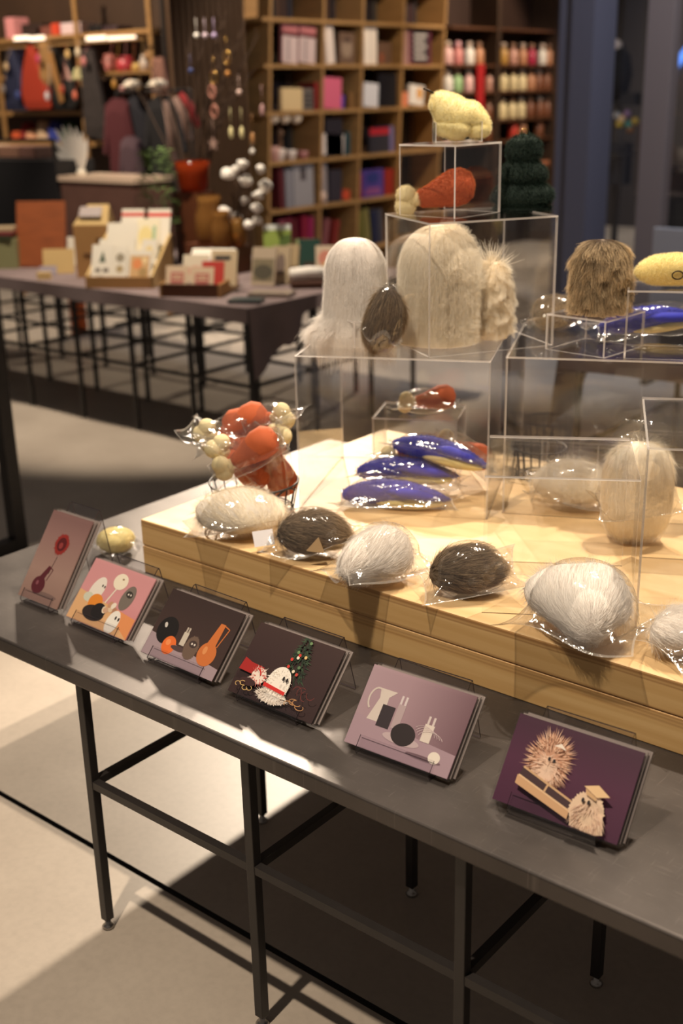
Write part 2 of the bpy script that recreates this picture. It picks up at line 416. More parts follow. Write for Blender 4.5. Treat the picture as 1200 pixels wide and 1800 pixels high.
# ------------------------------------------------------------------ clear acrylic boxes
def acrylic(name, label, corner, ang, l1, l2, h, z, panels='TFBLR', th=.004, cat='acrylic box', group=None):
    """corner = the corner local x (length l1) and local y (length l2) start from"""
    t = thing(name, label, cat, (corner[0], corner[1], z), ang, group)
    def slab(nm, a, b):
        d = [abs(b[i]-a[i]) for i in range(3)]; k = d.index(min(d))
        q = MB().span(a, b)
        q.m = [0 if fi in {2: (0, 1), 1: (2, 3), 0: (4, 5)}[k] else 1 for fi in range(6)]
        q.build(nm, [ACR, AEDGE], t)
    zt = h
    if 'T' in panels: slab('top_panel', (0, 0, h-th), (l1, l2, h)); zt = h-th
    if 'G' in panels: slab('base_panel', (th, th, 0), (l1-th, l2-th, th))
    if 'F' in panels: slab('front_panel', (0, 0, 0), (l1, th, zt))
    if 'B' in panels: slab('back_panel', (0, l2-th, 0), (l1, l2, zt))
    y0 = th if 'F' in panels else 0; y1 = l2-th if 'B' in panels else l2
    if 'L' in panels: slab('side_panel', (0, y0, 0), (th, y1, zt))
    if 'R' in panels: slab('side_panel', (l1-th, y0, 0), (l1, y1, zt))
    return t
ZB = 1.076
acrylic('acrylic_case', 'large clear acrylic case over the blue bagged birds on the platform', (-1.633, 1.821), R(25.3), .418, .40, .346, ZP)
acrylic('acrylic_case', 'large clear acrylic case at right carrying the tall grey furry doll', (-1.252, 2.053), R(25.3), .44, .40, .346, ZP)
acrylic('acrylic_riser', 'low clear acrylic riser with open sides at the front of the platform', (-1.008, 1.595), R(30.4), .257, .245, .255, ZP, 'TFB', cat='acrylic riser')
acrylic('acrylic_box', 'clear acrylic box cut by the right frame edge above the plump bagged doll', (-.767, 1.697), R(27), .34, .33, .321, ZP)
acrylic('acrylic_box', 'clear acrylic box holding the big fluffy white doll', (-1.374, 1.951), R(59), .29, .24, .272, ZB+.001)
ZM = ZB+.273
acrylic('acrylic_box', 'small clear acrylic box around the orange drumstick, near the top of the stack', (-1.371, 2.037), R(86), .155, .15, .144, ZM+.001, 'TFLR')
ZS = ZM+.145
acrylic('acrylic_tray', 'tiny open clear acrylic tray under the pale yellow toy at the very top', (-1.455, 2.085), R(40), .098, .075, .04, ZS+.001, 'GFBLR', th=.0025, cat='acrylic tray')
acrylic('acrylic_riser', 'small clear acrylic riser under the smooth long-haired white doll', (-1.711, 2.001), R(-23), .16, .078, .058, ZB+.001, cat='acrylic riser')
acrylic('acrylic_riser', 'small clear acrylic riser under the tall grey furry doll', (-1.0745, 2.143), R(85), .15, .145, .076, ZB+.001, 'TFBLR', cat='acrylic riser')
acrylic('acrylic_box', 'clear acrylic box under the yellow banana toy at the right edge', (-1.042, 2.162), R(25.5), .20, .14, .138, ZB+.001)
acrylic('acrylic_box', 'clear acrylic box standing inside the large case, a bagged drumstick on top of it', (-1.629, 2.082), R(25.3), .20, .15, .15, ZP+.001)

# ------------------------------------------------------------------ plush toys
WHITE = C((242, 237, 230), .85); CREAM = C((245, 235, 215), .85); TAUPE = C((128, 108, 86), .9)
BONE = C((226, 212, 168), .85); ORANGE = C((182, 88, 48), .85); BLUE = C((42, 50, 180), .75); YELLOW = C((234, 216, 146), .8)
PALEY = C((237, 226, 172), .8); GREEN = C((30, 46, 40), .9); GOLD = plain('gold_metal', (200, 160, 90), .3, metal=1); DARKM = plain('dark_metal', (70, 62, 55), .4, metal=1)
F_WHITE = fur_mat('white_fur', (240, 235, 230), (250, 246, 241), vary=.05); F_CREAM = fur_mat('cream_fur', (246, 236, 216), (252, 247, 235), vary=.05)
F_TAUPE = fur_mat('taupe_fur', (72, 56, 42), (206, 184, 150), vary=.35); F_ORANGE = fur_mat('orange_fur', (190, 90, 44), (216, 126, 74))
F_BONE = fur_mat('bone_fur', (220, 204, 158), (240, 228, 188)); F_GREEN = fur_mat('green_fur', (18, 28, 26), (46, 66, 56), vary=.3)
F_YEL = fur_mat('yellow_fur', (234, 222, 164), (245, 236, 198), vary=.05); F_BLUE = fur_mat('blue_fur', (32, 40, 150), (62, 74, 200))
F_GREYBAG = fur_mat('dark_taupe_fur', (98, 82, 65), (184, 162, 134), vary=.4)
DOWN = lambda p, n: np.tile([0, 0, -1.0], (len(p), 1))

def dome_profile(r, h, hem=1.0, n=16):
    """ghost shape: domed top, sides falling nearly straight to the hem radius r*hem"""
    pr = []
    for i in range(n+1):
        a = PI/2*i/n; pr.append((r*math.sin(a)**.8 if i else .0005, h*(1-.42*(1-math.cos(a)))))
    for i in range(1, 9): pr.append((r*(1+(hem-1)*i/8), h*.58*(1-i/8)))
    return pr
# smooth long-haired white doll
p0 = Vector((-1.617, 2.014, ZB+.06))
t = thing('plush_doll', 'smooth white long-haired plush doll shaped like a ghost on the left riser', 'plush toy', p0)
pr = dome_profile(.059, .164, 1.1); b = MB().lathe(pr[::-1], 32).build('body', WHITE, t)
meridian_fur(pr+[(.072, -.02), (.08, -.04)], 20000, .095, F_WHITE, t, lift=.004, wob=.03, rad=.00026, noise=.0015, spread=.006)
meridian_fur([(.05, .035), (.062, .0), (.085, -.022), (.105, -.04)], 2500, .055, F_WHITE, t, 'hem_fur', lift=.004, wob=.15, noise=.008, spread=.02, rad=.00028,
             phi_ok=lambda ph: np.abs((ph-(RZ+PI)+PI) % (2*PI)-PI) < 1.0, clump=.5)
# big white doll in the box
p0 = Vector((-1.455, 2.104, ZB+.0015))
t = thing('plush_doll', 'biggest fluffy white plush doll standing inside the acrylic box', 'plush toy', p0)
pr = dome_profile(.081, .25, .98); MB().lathe(pr[::-1], 36).build('body', CREAM, t)
meridian_fur(pr, 26000, .085, F_CREAM, t, lift=.006, wob=.04, rad=.00028, noise=.003, zfloor=.0)
tf = MB().lathe(pr[::-1], 24); tfo = tf.build('body_under', CREAM, t, loc=(0, 0, 0)); 
fur(tfo, 9000, .024, F_CREAM, t, 'shaggy_fur', K=6, out=.8, droop=.12, rnd=.4, rad=.0003, curl=.25,
    keep=lambda p, n: (p[:, 0]*CR[0][0]+p[:, 1]*CR[0][1] > .0) & (p[:, 2] > .01), clump=.5)
bpy.data.objects.remove(tfo)
# small cream doll beside it
p0 = Vector((-1.343, 2.178, ZB+.0015)); p0 = Vector((-1.380, 2.198, ZB+.0015))
t = thing('plush_doll', 'small shaggy cream plush doll right of the biggest white doll in the box', 'plush toy', p0)
pr = dome_profile(.038, .165, .95); b = MB().lathe(pr[::-1], 28).build('body', CREAM, t)
fur(b, 11000, .032, F_CREAM, t, K=6, out=.55, droop=.12, rnd=.35, flow=lambda p, n: DOWN(p, n)*.9, rad=.0003, curl=.2, clump=.7, keep=lambda p, n: (p[:, 2] > .02) & (n[:, 2] > -.5))
cr_ = MB().blob((0, 0, .155), (.02, .02, .014), 12, 8).build('crown_tuft', CREAM, t)
fur(cr_, 200, .045, F_CREAM, t, 'tuft_fur', K=6, out=.9, droop=-.05, rnd=.35, rad=.0006, keep=lambda p, n: n[:, 2] > .2)
# tall grey-brown doll
p0 = Vector((-1.132, 2.222, ZB+.078))
t = thing('plush_doll', 'tall grey-brown furry plush doll standing on the right riser', 'plush toy', p0)
pr = dome_profile(.05, .148, 1.04); b = MB().lathe(pr[::-1], 28).build('body', TAUPE, t)
meridian_fur(pr, 14000, .045, F_TAUPE, t, lift=.011, wob=.10, rad=.0004, noise=.005, zfloor=.0, clump=.6)
fur(b, 3000, .025, F_TAUPE, t, 'loose_fur', K=5, out=.6, droop=.25, rnd=.4, flow=lambda p, n: DOWN(p, n)*.6, rad=.0004, clump=.7, keep=lambda p, n: (p[:, 2] > .02) & (p[:, 2] < .115))
# yellow lumpy toy at the top
p0 = Vector((-1.452, 2.168, ZS+.004))
t = thing('plush_toy', 'pale yellow lumpy plush toy with a metal hook at the top of the stack', 'plush toy', p0, RZ)
def yl(d): return 1+.10*math.sin(5*d[0]+1)+.08*math.cos(6*d[2]+d[0]*3)
q = MB(); q.tube([(-.05, 0, .095), (-.049, 0, .092), (-.043, 0, .082), (-.028, 0, .064), (-.006, 0, .049), (.012, 0, .046), (.026, 0, .048), (.04, 0, .036), (.052, 0, .026), (.062, 0, .022), (.066, 0, .021)],
       [.001, .012, .022, .034, .036, .032, .029, .024, .019, .012, .002], 18)
b = q.build('body', PALEY, t)
q = MB(); q.blob((-.006, -.004, .026), (.045, .03, .024), 20, 12, yl); q.blob((.04, -.002, .02), (.026, .024, .018), 16, 10); q.blob((-.052, -.006, .07), (.012, .012, .014), 12, 8)
b2 = q.build('lower_body', PALEY, t)
for o_ in (b, b2): fur(o_, 9000, .005, F_YEL, t, K=3, out=1, rnd=.5, droop=.05, rad=.0002)
q = MB(); q.tube([(-.076, 0, .104), (-.066, 0, .1), (-.05, 0, .092)], .0022, 8); q.build('metal_hook', DARKM, t)
# drumstick builder
def drumstick_parts(t, s=1, furred=True):
    q = MB(); q.tube([(-.034*s, 0, 0), (-.03*s, 0, 0), (-.008*s, 0, .002*s), (.018*s, 0, .006*s), (.042*s, 0, .010*s), (.064*s, 0, .012*s), (.08*s, 0, .012*s), (.088*s, 0, .012*s)],
           [.002*s, .017*s, .022*s, .030*s, .0365*s, .036*s, .025*s, .003*s], 20)
    b = q.build('meat', ORANGE, t)
    q = MB(); q.tube([(-.056*s, 0, -.001*s), (-.03*s, 0, 0)], .0125*s, 12)
    q.blob((-.060*s, 0, .011*s), (.021*s, .017*s, .021*s), 16, 10); q.blob((-.064*s, 0, -.011*s), (.022*s, .017*s, .021*s), 16, 10); q.blob((-.055*s, 0, 0), (.016*s, .015*s, .018*s), 14, 10)
    b2 = q.build('bone', BONE, t)
    if furred:
        fur(b, 11000, .005, F_ORANGE, t, 'meat_fur', K=3, out=1, rnd=.5, rad=.0002); fur(b2, 5000, .004, F_BONE, t, 'bone_fur', K=3, out=1, rnd=.5, rad=.0002)
    return b, b2
t = thing('plush_drumstick', 'orange plush drumstick with a cream bone inside the small clear box, unwrapped', 'plush toy', (-1.49, 2.132, ZM+.034), RZ)
drumstick_parts(t, 1.0); t.rotation_euler = (0, R(-8), RZ)
# green tree
t = thing('plush_tree', 'dark green plush fir tree with a gold loop beside the small clear box', 'plush toy', (-1.352, 2.268, ZM+.001), RZ)
prof = []
for (z0, z1, r0) in ((.0, .056, .082), (.044, .1, .063), (.088, .156, .045)):
    for i in range(8):
        a = i/7; prof.append((max(.002, r0*(math.sin(PI*(.18+.82*(1-a)))**.55 if i else .78)*(1-.35*a)) if not (z0 > .08 and i == 7) else .002, z0+(z1-z0)*a))
b = MB().lathe(prof, 28, sy=.5).build('body', GREEN, t)
fur(b, 16000, .009, F_GREEN, t, K=3, out=.9, rnd=.5, rad=.0003, flow=lambda p, n: DOWN(p, n)*.3)
q = MB(); q.tube([(.0065*math.cos(a), 0, .16+.0065*math.sin(a)) for a in np.linspace(0, 2*PI, 16)[:-1]], .0012, 6, True); q.build('hanging_loop', GOLD, t)
# banana toy
t = thing('plush_banana', 'yellow banana-shaped plush toy with a dark ring lying on the right box', 'plush toy', (-.985, 2.232, ZB+.169), RZ)
q = MB(); pts = [(-.072+.15*i/12, 0, .007*math.cos((i-6)/6*1.4)) for i in range(13)]
q.tube(pts, [.004, .016, .023, .027, .029, .029, .03, .03, .029, .027, .023, .016, .004], 18)
b = q.build('body', YELLOW, t); fur(b, 12000, .005, F_YEL, t, K=3, out=1, rnd=.5, rad=.0002)
q = MB(); q.tube([(.005+.011*math.cos(a), -.0335, .0+.008*math.sin(a)) for a in np.linspace(0, 2*PI, 16)[:-1]], .0014, 6, True); q.build('key_ring', DARKM, t)

# ------------------------------------------------------------------ bagged plush
def film(t, hw, hh, tx, ty, tz, zc, seed, ground=-1, name='cellophane_bag', n=60, seam=.0, lift=.012, wr=.0024):
    """pillow-shaped clear bag around an ellipsoid body of half sizes tx, ty, tz centred at height zc"""
    r_ = np.random.default_rng(seed)
    u, v = np.meshgrid(np.linspace(-1, 1, n), np.linspace(-1, 1, n), indexing='ij')
    x = hw*u*(.84+.16*v**2); y = hh*v*(.84+.16*u**2)
    qd = (x/(tx*1.07))**2+(y/(ty*1.07))**2
    dome = tz*1.06*np.sqrt(np.maximum(0, 1-qd))
    tent = .55*tz*np.maximum(0, (1-u**4)*(1-v**4))*np.exp(-.5*np.maximum(0, qd-1))
    h = np.maximum(dome, tent)
    wn = sum(np.sin((a*u+b_*v)*f_+p_)*w_ for a, b_, f_, p_, w_ in zip(r_.normal(0, 1, 7), r_.normal(0, 1, 7), r_.uniform(5, 15, 7), r_.uniform(0, 6, 7), r_.uniform(.3, 1, 7)))/3
    wn = np.abs(wn)-.4
    w2 = sum(np.abs(np.sin((a*u+b_*v)*f_+p_+1.5*np.sin(3*u+p_)))*w_ for a, b_, f_, p_, w_ in zip(r_.normal(0, 1, 6), r_.normal(0, 1, 6), r_.uniform(12, 26, 6), r_.uniform(0, 6, 6), r_.uniform(.4, 1, 6)))/3-.8
    wn = wn+.55*w2
    edge = np.maximum(np.abs(u), np.abs(v))**6
    lf = lift*(sum(np.sin(a*u+b_*v+p_) for a, b_, p_ in zip(r_.normal(0, 2.2, 4), r_.normal(0, 2.2, 4), r_.uniform(0, 6, 4))))*.5*np.maximum(np.abs(u), np.abs(v))**3
    zs = zc-.35*tz+seam+lf
    up = zc+dome*1.0
    top = np.where(dome > tent*.9, np.maximum(zc+dome, zs+tent), zs+tent) + wr*wn*(1.4-.9*(dome > 0))
    top = top*(1-edge)+zs*edge
    bot = np.where(dome > 0, np.minimum(zc-dome, zs-.2*tent), zs-.25*tent)
    bot = bot*(1-edge)+zs*edge
    g = ground; top = np.maximum(top, g+.0015); bot = np.maximum(bot, g+.0006)
    q = MB()
    for Z, flip in ((top, 0), (bot, 1)):
        vs = np.stack([x, y, Z], -1).reshape(-1, 3)
        fs = [((i*n+j), ((i+1)*n+j), ((i+1)*n+j+1), (i*n+j+1)) for i in range(n-1) for j in range(n-1)]
        q.add(vs, [fc[::-1] for fc in fs] if flip else fs, 0, True)
    border = [1 if min(i, j, n-2-i, n-2-j) == 0 else 0 for i in range(n-1) for j in range(n-1)]
    q.m = border*2
    return q.build(name, [FILM, SEAM], t)
def teardrop(seed, corners, amp=.08, flat=.25):
    """lumpy body drawn out toward some directions (angle, amount) in plan, flat underneath"""
    L_ = lump(seed, amp)
    def fn(d):
        a = math.atan2(d[1], d[0]); hz = math.hypot(d[0], d[1]); k = L_(d)
        for ang, am in corners:
            c = math.cos(a-ang)
            if c > 0: k *= 1+am*(c**7)*hz**2
        if d[2] < -.3: k *= 1-flat*(-d[2]-.3)
        return k
    return fn
def bagged(name, label, loc, rz, dims, bag, mat, fmat, seed, group=None, flow=(0, -1, 0), nf=6000, fl=.03, rot=None, amp=.1, bodyfn=None, lift=.02):
    """plush lump of half sizes dims wrapped in a bag of half sizes bag, lying at loc"""
    t = thing(name, label, 'bagged plush', loc, rz, group)
    if rot: t.rotation_euler = rot
    zc = dims[2]*1.03
    b = MB().blob((0, 0, zc), dims, 28, 18, bodyfn or lump(seed, amp)).build('plush_body', mat, t)
    if fmat:
        fl_ = np.array(flow, float)
        fur(b, nf, fl, fmat, t, 'pressed_fur', K=5, out=.025, rnd=.07, droop=0, flow=lambda p, n: np.tile(fl_, (len(p), 1)), rad=.00022)
    film(t, bag[0], bag[1], dims[0]*1.12, dims[1]*1.12, dims[2]*1.12, zc, seed, -.0, lift=lift)
    return t
P1 = atz(432, 940, ZP)
t = bagged('bagged_doll', 'cream white bagged plush doll in front of the wire basket at the platform corner', (-1.618, 1.625, ZP), RZ+.15, (.078, .056, .047), (.125, .088), WHITE, F_CREAM, 11, flow=(.3, -1, 0), bodyfn=teardrop(11, [(3.0, .3), (-.4, .22), (-1.6, .15)]))
q = MB(); q.box((.035, -.105, .03), (.042, .0006, .032), 0, rz=.2, rx=-.5); q.build('paper_tag', C((225, 222, 225), .5), t)
q = MB(); q.blob((-.004, -.033, .081), (.004, .002, .003), 8, 6); q.blob((.006, -.036, .080), (.004, .002, .003), 8, 6); q.build('stitched_eyes', C((40, 34, 30), .6), t)
t = bagged('bagged_doll', 'grey-brown bagged plush doll between the cream and the white bagged dolls', (-1.425, 1.622, ZP), RZ-.15, (.062, .046, .046), (.098, .068), C((118, 102, 84), .9), F_GREYBAG, 12, flow=(1, -.3, 0), bodyfn=teardrop(12, [(0, .12), (PI, .12)]))
q = MB(); q.add([(0, -.062, .035), (.036, -.062, .032), (.024, -.056, .062)], [(0, 1, 2)]); q.add([(0, -.0605, .035), (.036, -.0605, .032), (.024, -.0545, .062)], [(0, 2, 1)]); q.build('folded_label', C((190, 160, 120), .6), t)
bagged('bagged_doll', 'white bagged plush doll hanging over the platform edge, right of the grey-brown one', (-1.237, 1.602, ZP), RZ+.5, (.068, .05, .052), (.112, .08), WHITE, F_WHITE, 13, flow=(-.8, -.7, 0), bodyfn=teardrop(13, [(-2.75, .55), (.5, .1)]))
bagged('bagged_doll', 'grey-brown bagged plush doll beside the low riser at the platform edge', (-1.072, 1.652, ZP), RZ+.1, (.058, .042, .046), (.10, .068), C((118, 102, 84), .9), F_GREYBAG, 14, flow=(1, .3, 0), bodyfn=teardrop(14, [(PI, .2), (.3, .1)]))
bagged('bagged_doll', 'big white bagged plush doll poking over the platform edge at the front right', (-.822, 1.612, ZP), RZ-.55, (.077, .071, .062), (.124, .112), WHITE, F_WHITE, 15, flow=(.3, -1, 0), bodyfn=teardrop(15, [(-1.15, .42), (3.0, .38), (1.3, .15), (.2, .12)]), lift=.02)
bagged('bagged_doll', 'white bagged plush doll cut by the right frame edge near the platform front', (-.66, 1.665, ZP), RZ+.6, (.06, .05, .035), (.09, .075), WHITE, F_WHITE, 16)
bagged('bagged_doll', 'white bagged plush doll lying flat far back behind the low riser', (-1.145, 2.177, ZP), RZ-.2, (.078, .06, .052), (.11, .085), WHITE, F_CREAM, 17, bodyfn=teardrop(17, [(PI, .2)]))
t = bagged('bagged_doll', 'tall plump cream bagged doll standing upright under the right acrylic box', (-.949, 2.067, ZP+.002), RZ, (.072, .05, .104), (.09, .066), CREAM, F_CREAM, 18, flow=(0, 0, -1), fl=.03, bodyfn=lambda d: (abs(d[0])**3+abs(d[1])**3+abs(d[2])**3)**(-1/3.)*.95)
q = MB(); q.add([(-.075, -.02, .2), (.0, .0, .235), (.075, -.01, .205), (.05, .02, .24), (-.03, .02, .25)], [(0, 1, 4), (1, 2, 3), (1, 3, 4)]); q.build('bag_top', FILM, t)
bagged('bagged_toy', 'small yellow bagged plush toy on the steel table behind the flower card', (-2.015, 1.605, ZT), RZ+.1, (.044, .03, .028), (.062, .042), PALEY, F_YEL, 19, flow=(1, 0, 0), fl=.008)
t = bagged('bagged_doll', 'dark grey bagged plush doll upright in shiny film in front of the white ghost doll', (-1.503, 1.942, ZB+.004), RZ, (.042, .03, .066), (.05, .04), C((84, 70, 58), .9), F_GREYBAG, 20, flow=(0, 0, -1), rot=(R(4), R(14), RZ))
q = MB(); q.add([(.0, -.012, .098), (.03, -.014, .132), (.052, -.01, .14), (.034, -.008, .105)], [(0, 1, 2, 3), (3, 2, 1, 0)]); q.build('bag_corner', FILM, t)
bagged('bagged_doll', 'brown fluffy bagged plush doll at the back between the white dolls and the grey doll', (-1.315, 2.368, ZB+.002), RZ, (.056, .04, .035), (.075, .055), TAUPE, F_TAUPE, 21, fl=.02)

def bird(label, loc, rot, seed, s=1, group=None, bagm=True):
    t = thing('bagged_bird', label, 'bagged plush', loc, 0, group); t.rotation_euler = rot
    q = MB(); q.tube([(-.118*s, 0, .024*s), (-.115*s, 0, .024*s), (-.098*s, 0, .026*s), (-.07*s, 0, .03*s), (-.03*s, 0, .034*s), (.02*s, 0, .032*s), (.06*s, 0, .027*s), (.095*s, 0, .022*s), (.118*s, 0, .02*s)],
           [.001, .010*s, .018*s, .024*s, .028*s, .027*s, .021*s, .012*s, .002*s], 18)
    b = q.build('body', BLUE, t); fur(b, 1500, .006, F_BLUE, t, K=3, out=.5, rnd=.3, flow=lambda p, n: np.tile([1., 0, 0], (len(p), 1)), rad=.0005)
    q = MB(); q.blob((.03*s, -.012*s, .014*s), (.075*s, .022*s, .013*s), 20, 10); q.build('belly', YELLOW, t)
    q = MB(); q.tube([(-.02*s, -.022*s, .04*s), (.02*s, -.03*s, .042*s), (.07*s, -.026*s, .034*s), (.1*s, -.02*s, .026*s)], [.004*s, .012*s, .011*s, .003*s], 10); q.build('wing', BLUE, t)
    film(t, .145*s, .058*s, .122*s, .036*s, .033*s, .033*s, seed, 0, lift=.014)
    return t
gb = 'blue bagged birds in the large case'
bird('blue bagged plush bird with yellow belly, lying lowest and nearest in the large case', (-1.463, 1.952, ZP+.001), (0, 0, R(30)), 31, 1.02)
bird('blue bagged plush bird in the middle of the pile in the large case', (-1.488, 2.03, ZP+.03), (0, 0, RZ-.15), 32, .98)
bird('blue bagged plush bird on top of the pile in the large case', (-1.43, 2.07, ZP+.075), (R(-8), R(10), RZ-.25), 33, .95)
bird('blue bagged plush bird on the right acrylic case behind the riser and the banana box', (-1.10, 2.395, ZB+.012), (R(10), R(-6), RZ+.1), 34, .95)

def bag_drum(label, loc, rot, seed, s=.82, group=None):
    t = thing('bagged_drumstick', label, 'bagged plush', loc, 0, group); t.rotation_euler = rot
    inner = bpy.data.objects.new('drumstick', None); COL.objects.link(inner); inner.parent = t; inner.location = (0, 0, .032*s)
    drumstick_parts(inner, s, False)
    film(t, .115*s, .062*s, .088*s, .04*s, .036*s, .034*s, seed, -1, lift=.016)
    return t
bag_drum('orange bagged drumstick resting on the box inside the large case', (-1.55, 2.19, ZP+.152), (0, 0, RZ+.1), 41, .8)
bag_drum('orange bagged drumstick lying behind the blue birds, at left', (-1.52, 2.075, ZP+.045), (0, R(6), RZ+.15), 42, .85)
bag_drum('orange bagged drumstick lying behind the blue birds, at right', (-1.455, 2.185, ZP+.05), (0, R(25), RZ-.5), 43, .85)
# wire baskets
def basket(label, c, r, h, n=18):
    t = thing('wire_basket', label, 'basket', (c[0], c[1], ZP+.002))
    q = MB()
    for k in range(n):
        a = 2*PI*k/n; ca, sa = math.cos(a), math.sin(a)
        q.tube([(.86*r*ca, .86*r*sa, .002), (r*ca, r*sa, h)], .0016, 6)
    q.build('wires', BLACK, t)
    for rr, z, th in ((r, h, .0024), (.86*r, .002, .002)):
        q = MB(); q.tube([(rr*math.cos(a), rr*math.sin(a), z) for a in np.linspace(0, 2*PI, 40)[:-1]], th, 6, True); q.build('rim' if z > .01 else 'base_ring', BLACK, t)
    q = MB()
    for k in range(5):
        x = -.86*r+1.72*r*(k+.5)/5; y = math.sqrt(max(0, (.86*r)**2-x*x)); q.tube([(x, -y, .002), (x, y, .002)], .0014, 6)
    q.build('base_wires', BLACK, t)
    for sg in (-1, 1):
        q = MB(); q.tube([(sg*r*math.cos(a), r*math.sin(a), h-.03+.03*math.cos(3*a)) for a in (-.3, -.15, 0, .15, .3)], .0024, 6); q.build('handle', BLACK, t)
    return t
BC = (-1.705, 1.755)
basket('black wire basket full of bagged orange drumsticks at the left end of the platform', BC, .098, .066)
basket('black wire basket at the back between the two large acrylic cases', (-1.318, 2.325), .062, .07)
bk = [((-.055, -.035, .085), (0, R(48), RZ+.35), 'leaning left at the front of the basket, bone at the rim'), ((.005, -.05, .105), (R(20), R(-28), RZ-.1), 'lying across the front middle of the basket'),
      ((.060, -.015, .10), (0, R(62), RZ+2.7), 'leaning right in the basket, bone outward'), ((-.03, .03, .135), (0, R(-20), RZ+.1), 'lying high at the back left of the basket'),
      ((.025, .03, .15), (0, R(18), RZ+2.9), 'lying highest on the basket pile'), ((.03, -.03, .09), (0, R(78), RZ+.9), 'upright in the middle of the basket, bone up'), ((-.07, .015, .11), (0, R(30), RZ-.2), 'at the far left of the basket, bone toward the rim')]
for i, (d, rot, txt) in enumerate(bk):
    dx = Vector((d[0], d[1], 0)); dx.rotate(Euler((0, 0, RZ)))
    bag_drum('orange bagged drumstick '+txt, (BC[0]+dx.x, BC[1]+dx.y, ZP+d[2]+.012), rot, 50+i, .95, 'bagged drumsticks in the basket')

# ------------------------------------------------------------------ greeting cards in clear stands
def gradient(name, stops, axis='Z', scale=1.0, off=0.0):
    """printed background: a ramp across the card (printed ink, part of the picture on it)"""
    m_, nt, out = new_mat(name)
    tc = N(nt, 'ShaderNodeTexCoord'); sx = N(nt, 'ShaderNodeSeparateXYZ'); nt.links.new(tc.outputs['Object'], sx.inputs[0])
    ma = N(nt, 'ShaderNodeMath', operation='MULTIPLY_ADD'); ma.inputs[1].default_value = scale; ma.inputs[2].default_value = off
    nt.links.new(sx.outputs[axis], ma.inputs[0])
    r = N(nt, 'ShaderNodeValToRGB'); cr = r.color_ramp
    cr.elements[0].position, cr.elements[0].color = stops[0][0], lin(stops[0][1])
    cr.elements[1].position, cr.elements[1].color = stops[-1][0], lin(stops[-1][1])
    for p_, c_ in stops[1:-1]:
        e = cr.elements.new(p_); e.color = lin(c_)
    nt.links.new(ma.outputs[0], r.inputs[0])
    b = N(nt, 'ShaderNodeBsdfPrincipled'); b.inputs['Roughness'].default_value = .45
    nt.links.new(r.outputs[0], b.inputs['Base Color']); nt.links.new(b.outputs[0], out.inputs[0])
    return m_
def ell(cx, cy, rx, ry, c, rot=0, n=28, a0=0, a1=2*PI):
    ca, sa = math.cos(rot), math.sin(rot)
    return ([(cx+ca*rx*math.cos(a0+(a1-a0)*i/n)-sa*ry*math.sin(a0+(a1-a0)*i/n), cy+sa*rx*math.cos(a0+(a1-a0)*i/n)+ca*ry*math.sin(a0+(a1-a0)*i/n)) for i in range(n)], c)
def poly(pts, c): return (pts, c)
def stroke(pts, w, c):
    """thin line as quads"""
    out = []
    for (x0, y0), (x1, y1) in zip(pts, pts[1:]):
        d = math.hypot(x1-x0, y1-y0) or 1; nx, ny = -(y1-y0)/d*w/2, (x1-x0)/d*w/2
        out.append(([(x0+nx, y0+ny), (x1+nx, y1+ny), (x1-nx, y1-ny), (x0-nx, y0-ny)], c))
    return out
def fuzzy(cx, cy, rx, ry, c, seed, amp=.12, n=70, rot=0):
    r_ = np.random.default_rng(seed); p = []
    for i in range(n):
        a = 2*PI*i/n; k = 1+amp*r_.random()*(1 if i % 2 else -.4); x, y = rx*k*math.cos(a), ry*k*math.sin(a)
        p.append((cx+math.cos(rot)*x-math.sin(rot)*y, cy+math.sin(rot)*x+math.cos(rot)*y))
    return (p, c)
def furry(cx, cy, rx, ry, cols, seed, n=160, ln=.5, w=.1, down=0.0):
    """many short printed hairs around and over an oval"""
    r_ = np.random.default_rng(seed); out = []
    for i in range(n):
        a = 2*PI*r_.random(); k = .35+.65*r_.random()**.5; x, y = cx+rx*k*math.cos(a), cy+ry*k*math.sin(a); l_ = ln*(.5+r_.random())
        dx, dy = math.cos(a)+.4*(r_.random()-.5), math.sin(a)-down+.4*(r_.random()-.5); m = math.hypot(dx, dy) or 1; dx, dy = dx/m*l_, dy/m*l_
        out.append(([(x-dy/l_*w/2, y+dx/l_*w/2), (x+dx, y+dy), (x+dy/l_*w/2, y-dx/l_*w/2)], cols[i % len(cols)]))
    return out
def arc(cx, cy, rx, ry, a0, a1, n=10): return [(cx+rx*math.cos(a0+(a1-a0)*i/n), cy+ry*math.sin(a0+(a1-a0)*i/n)) for i in range(n+1)]
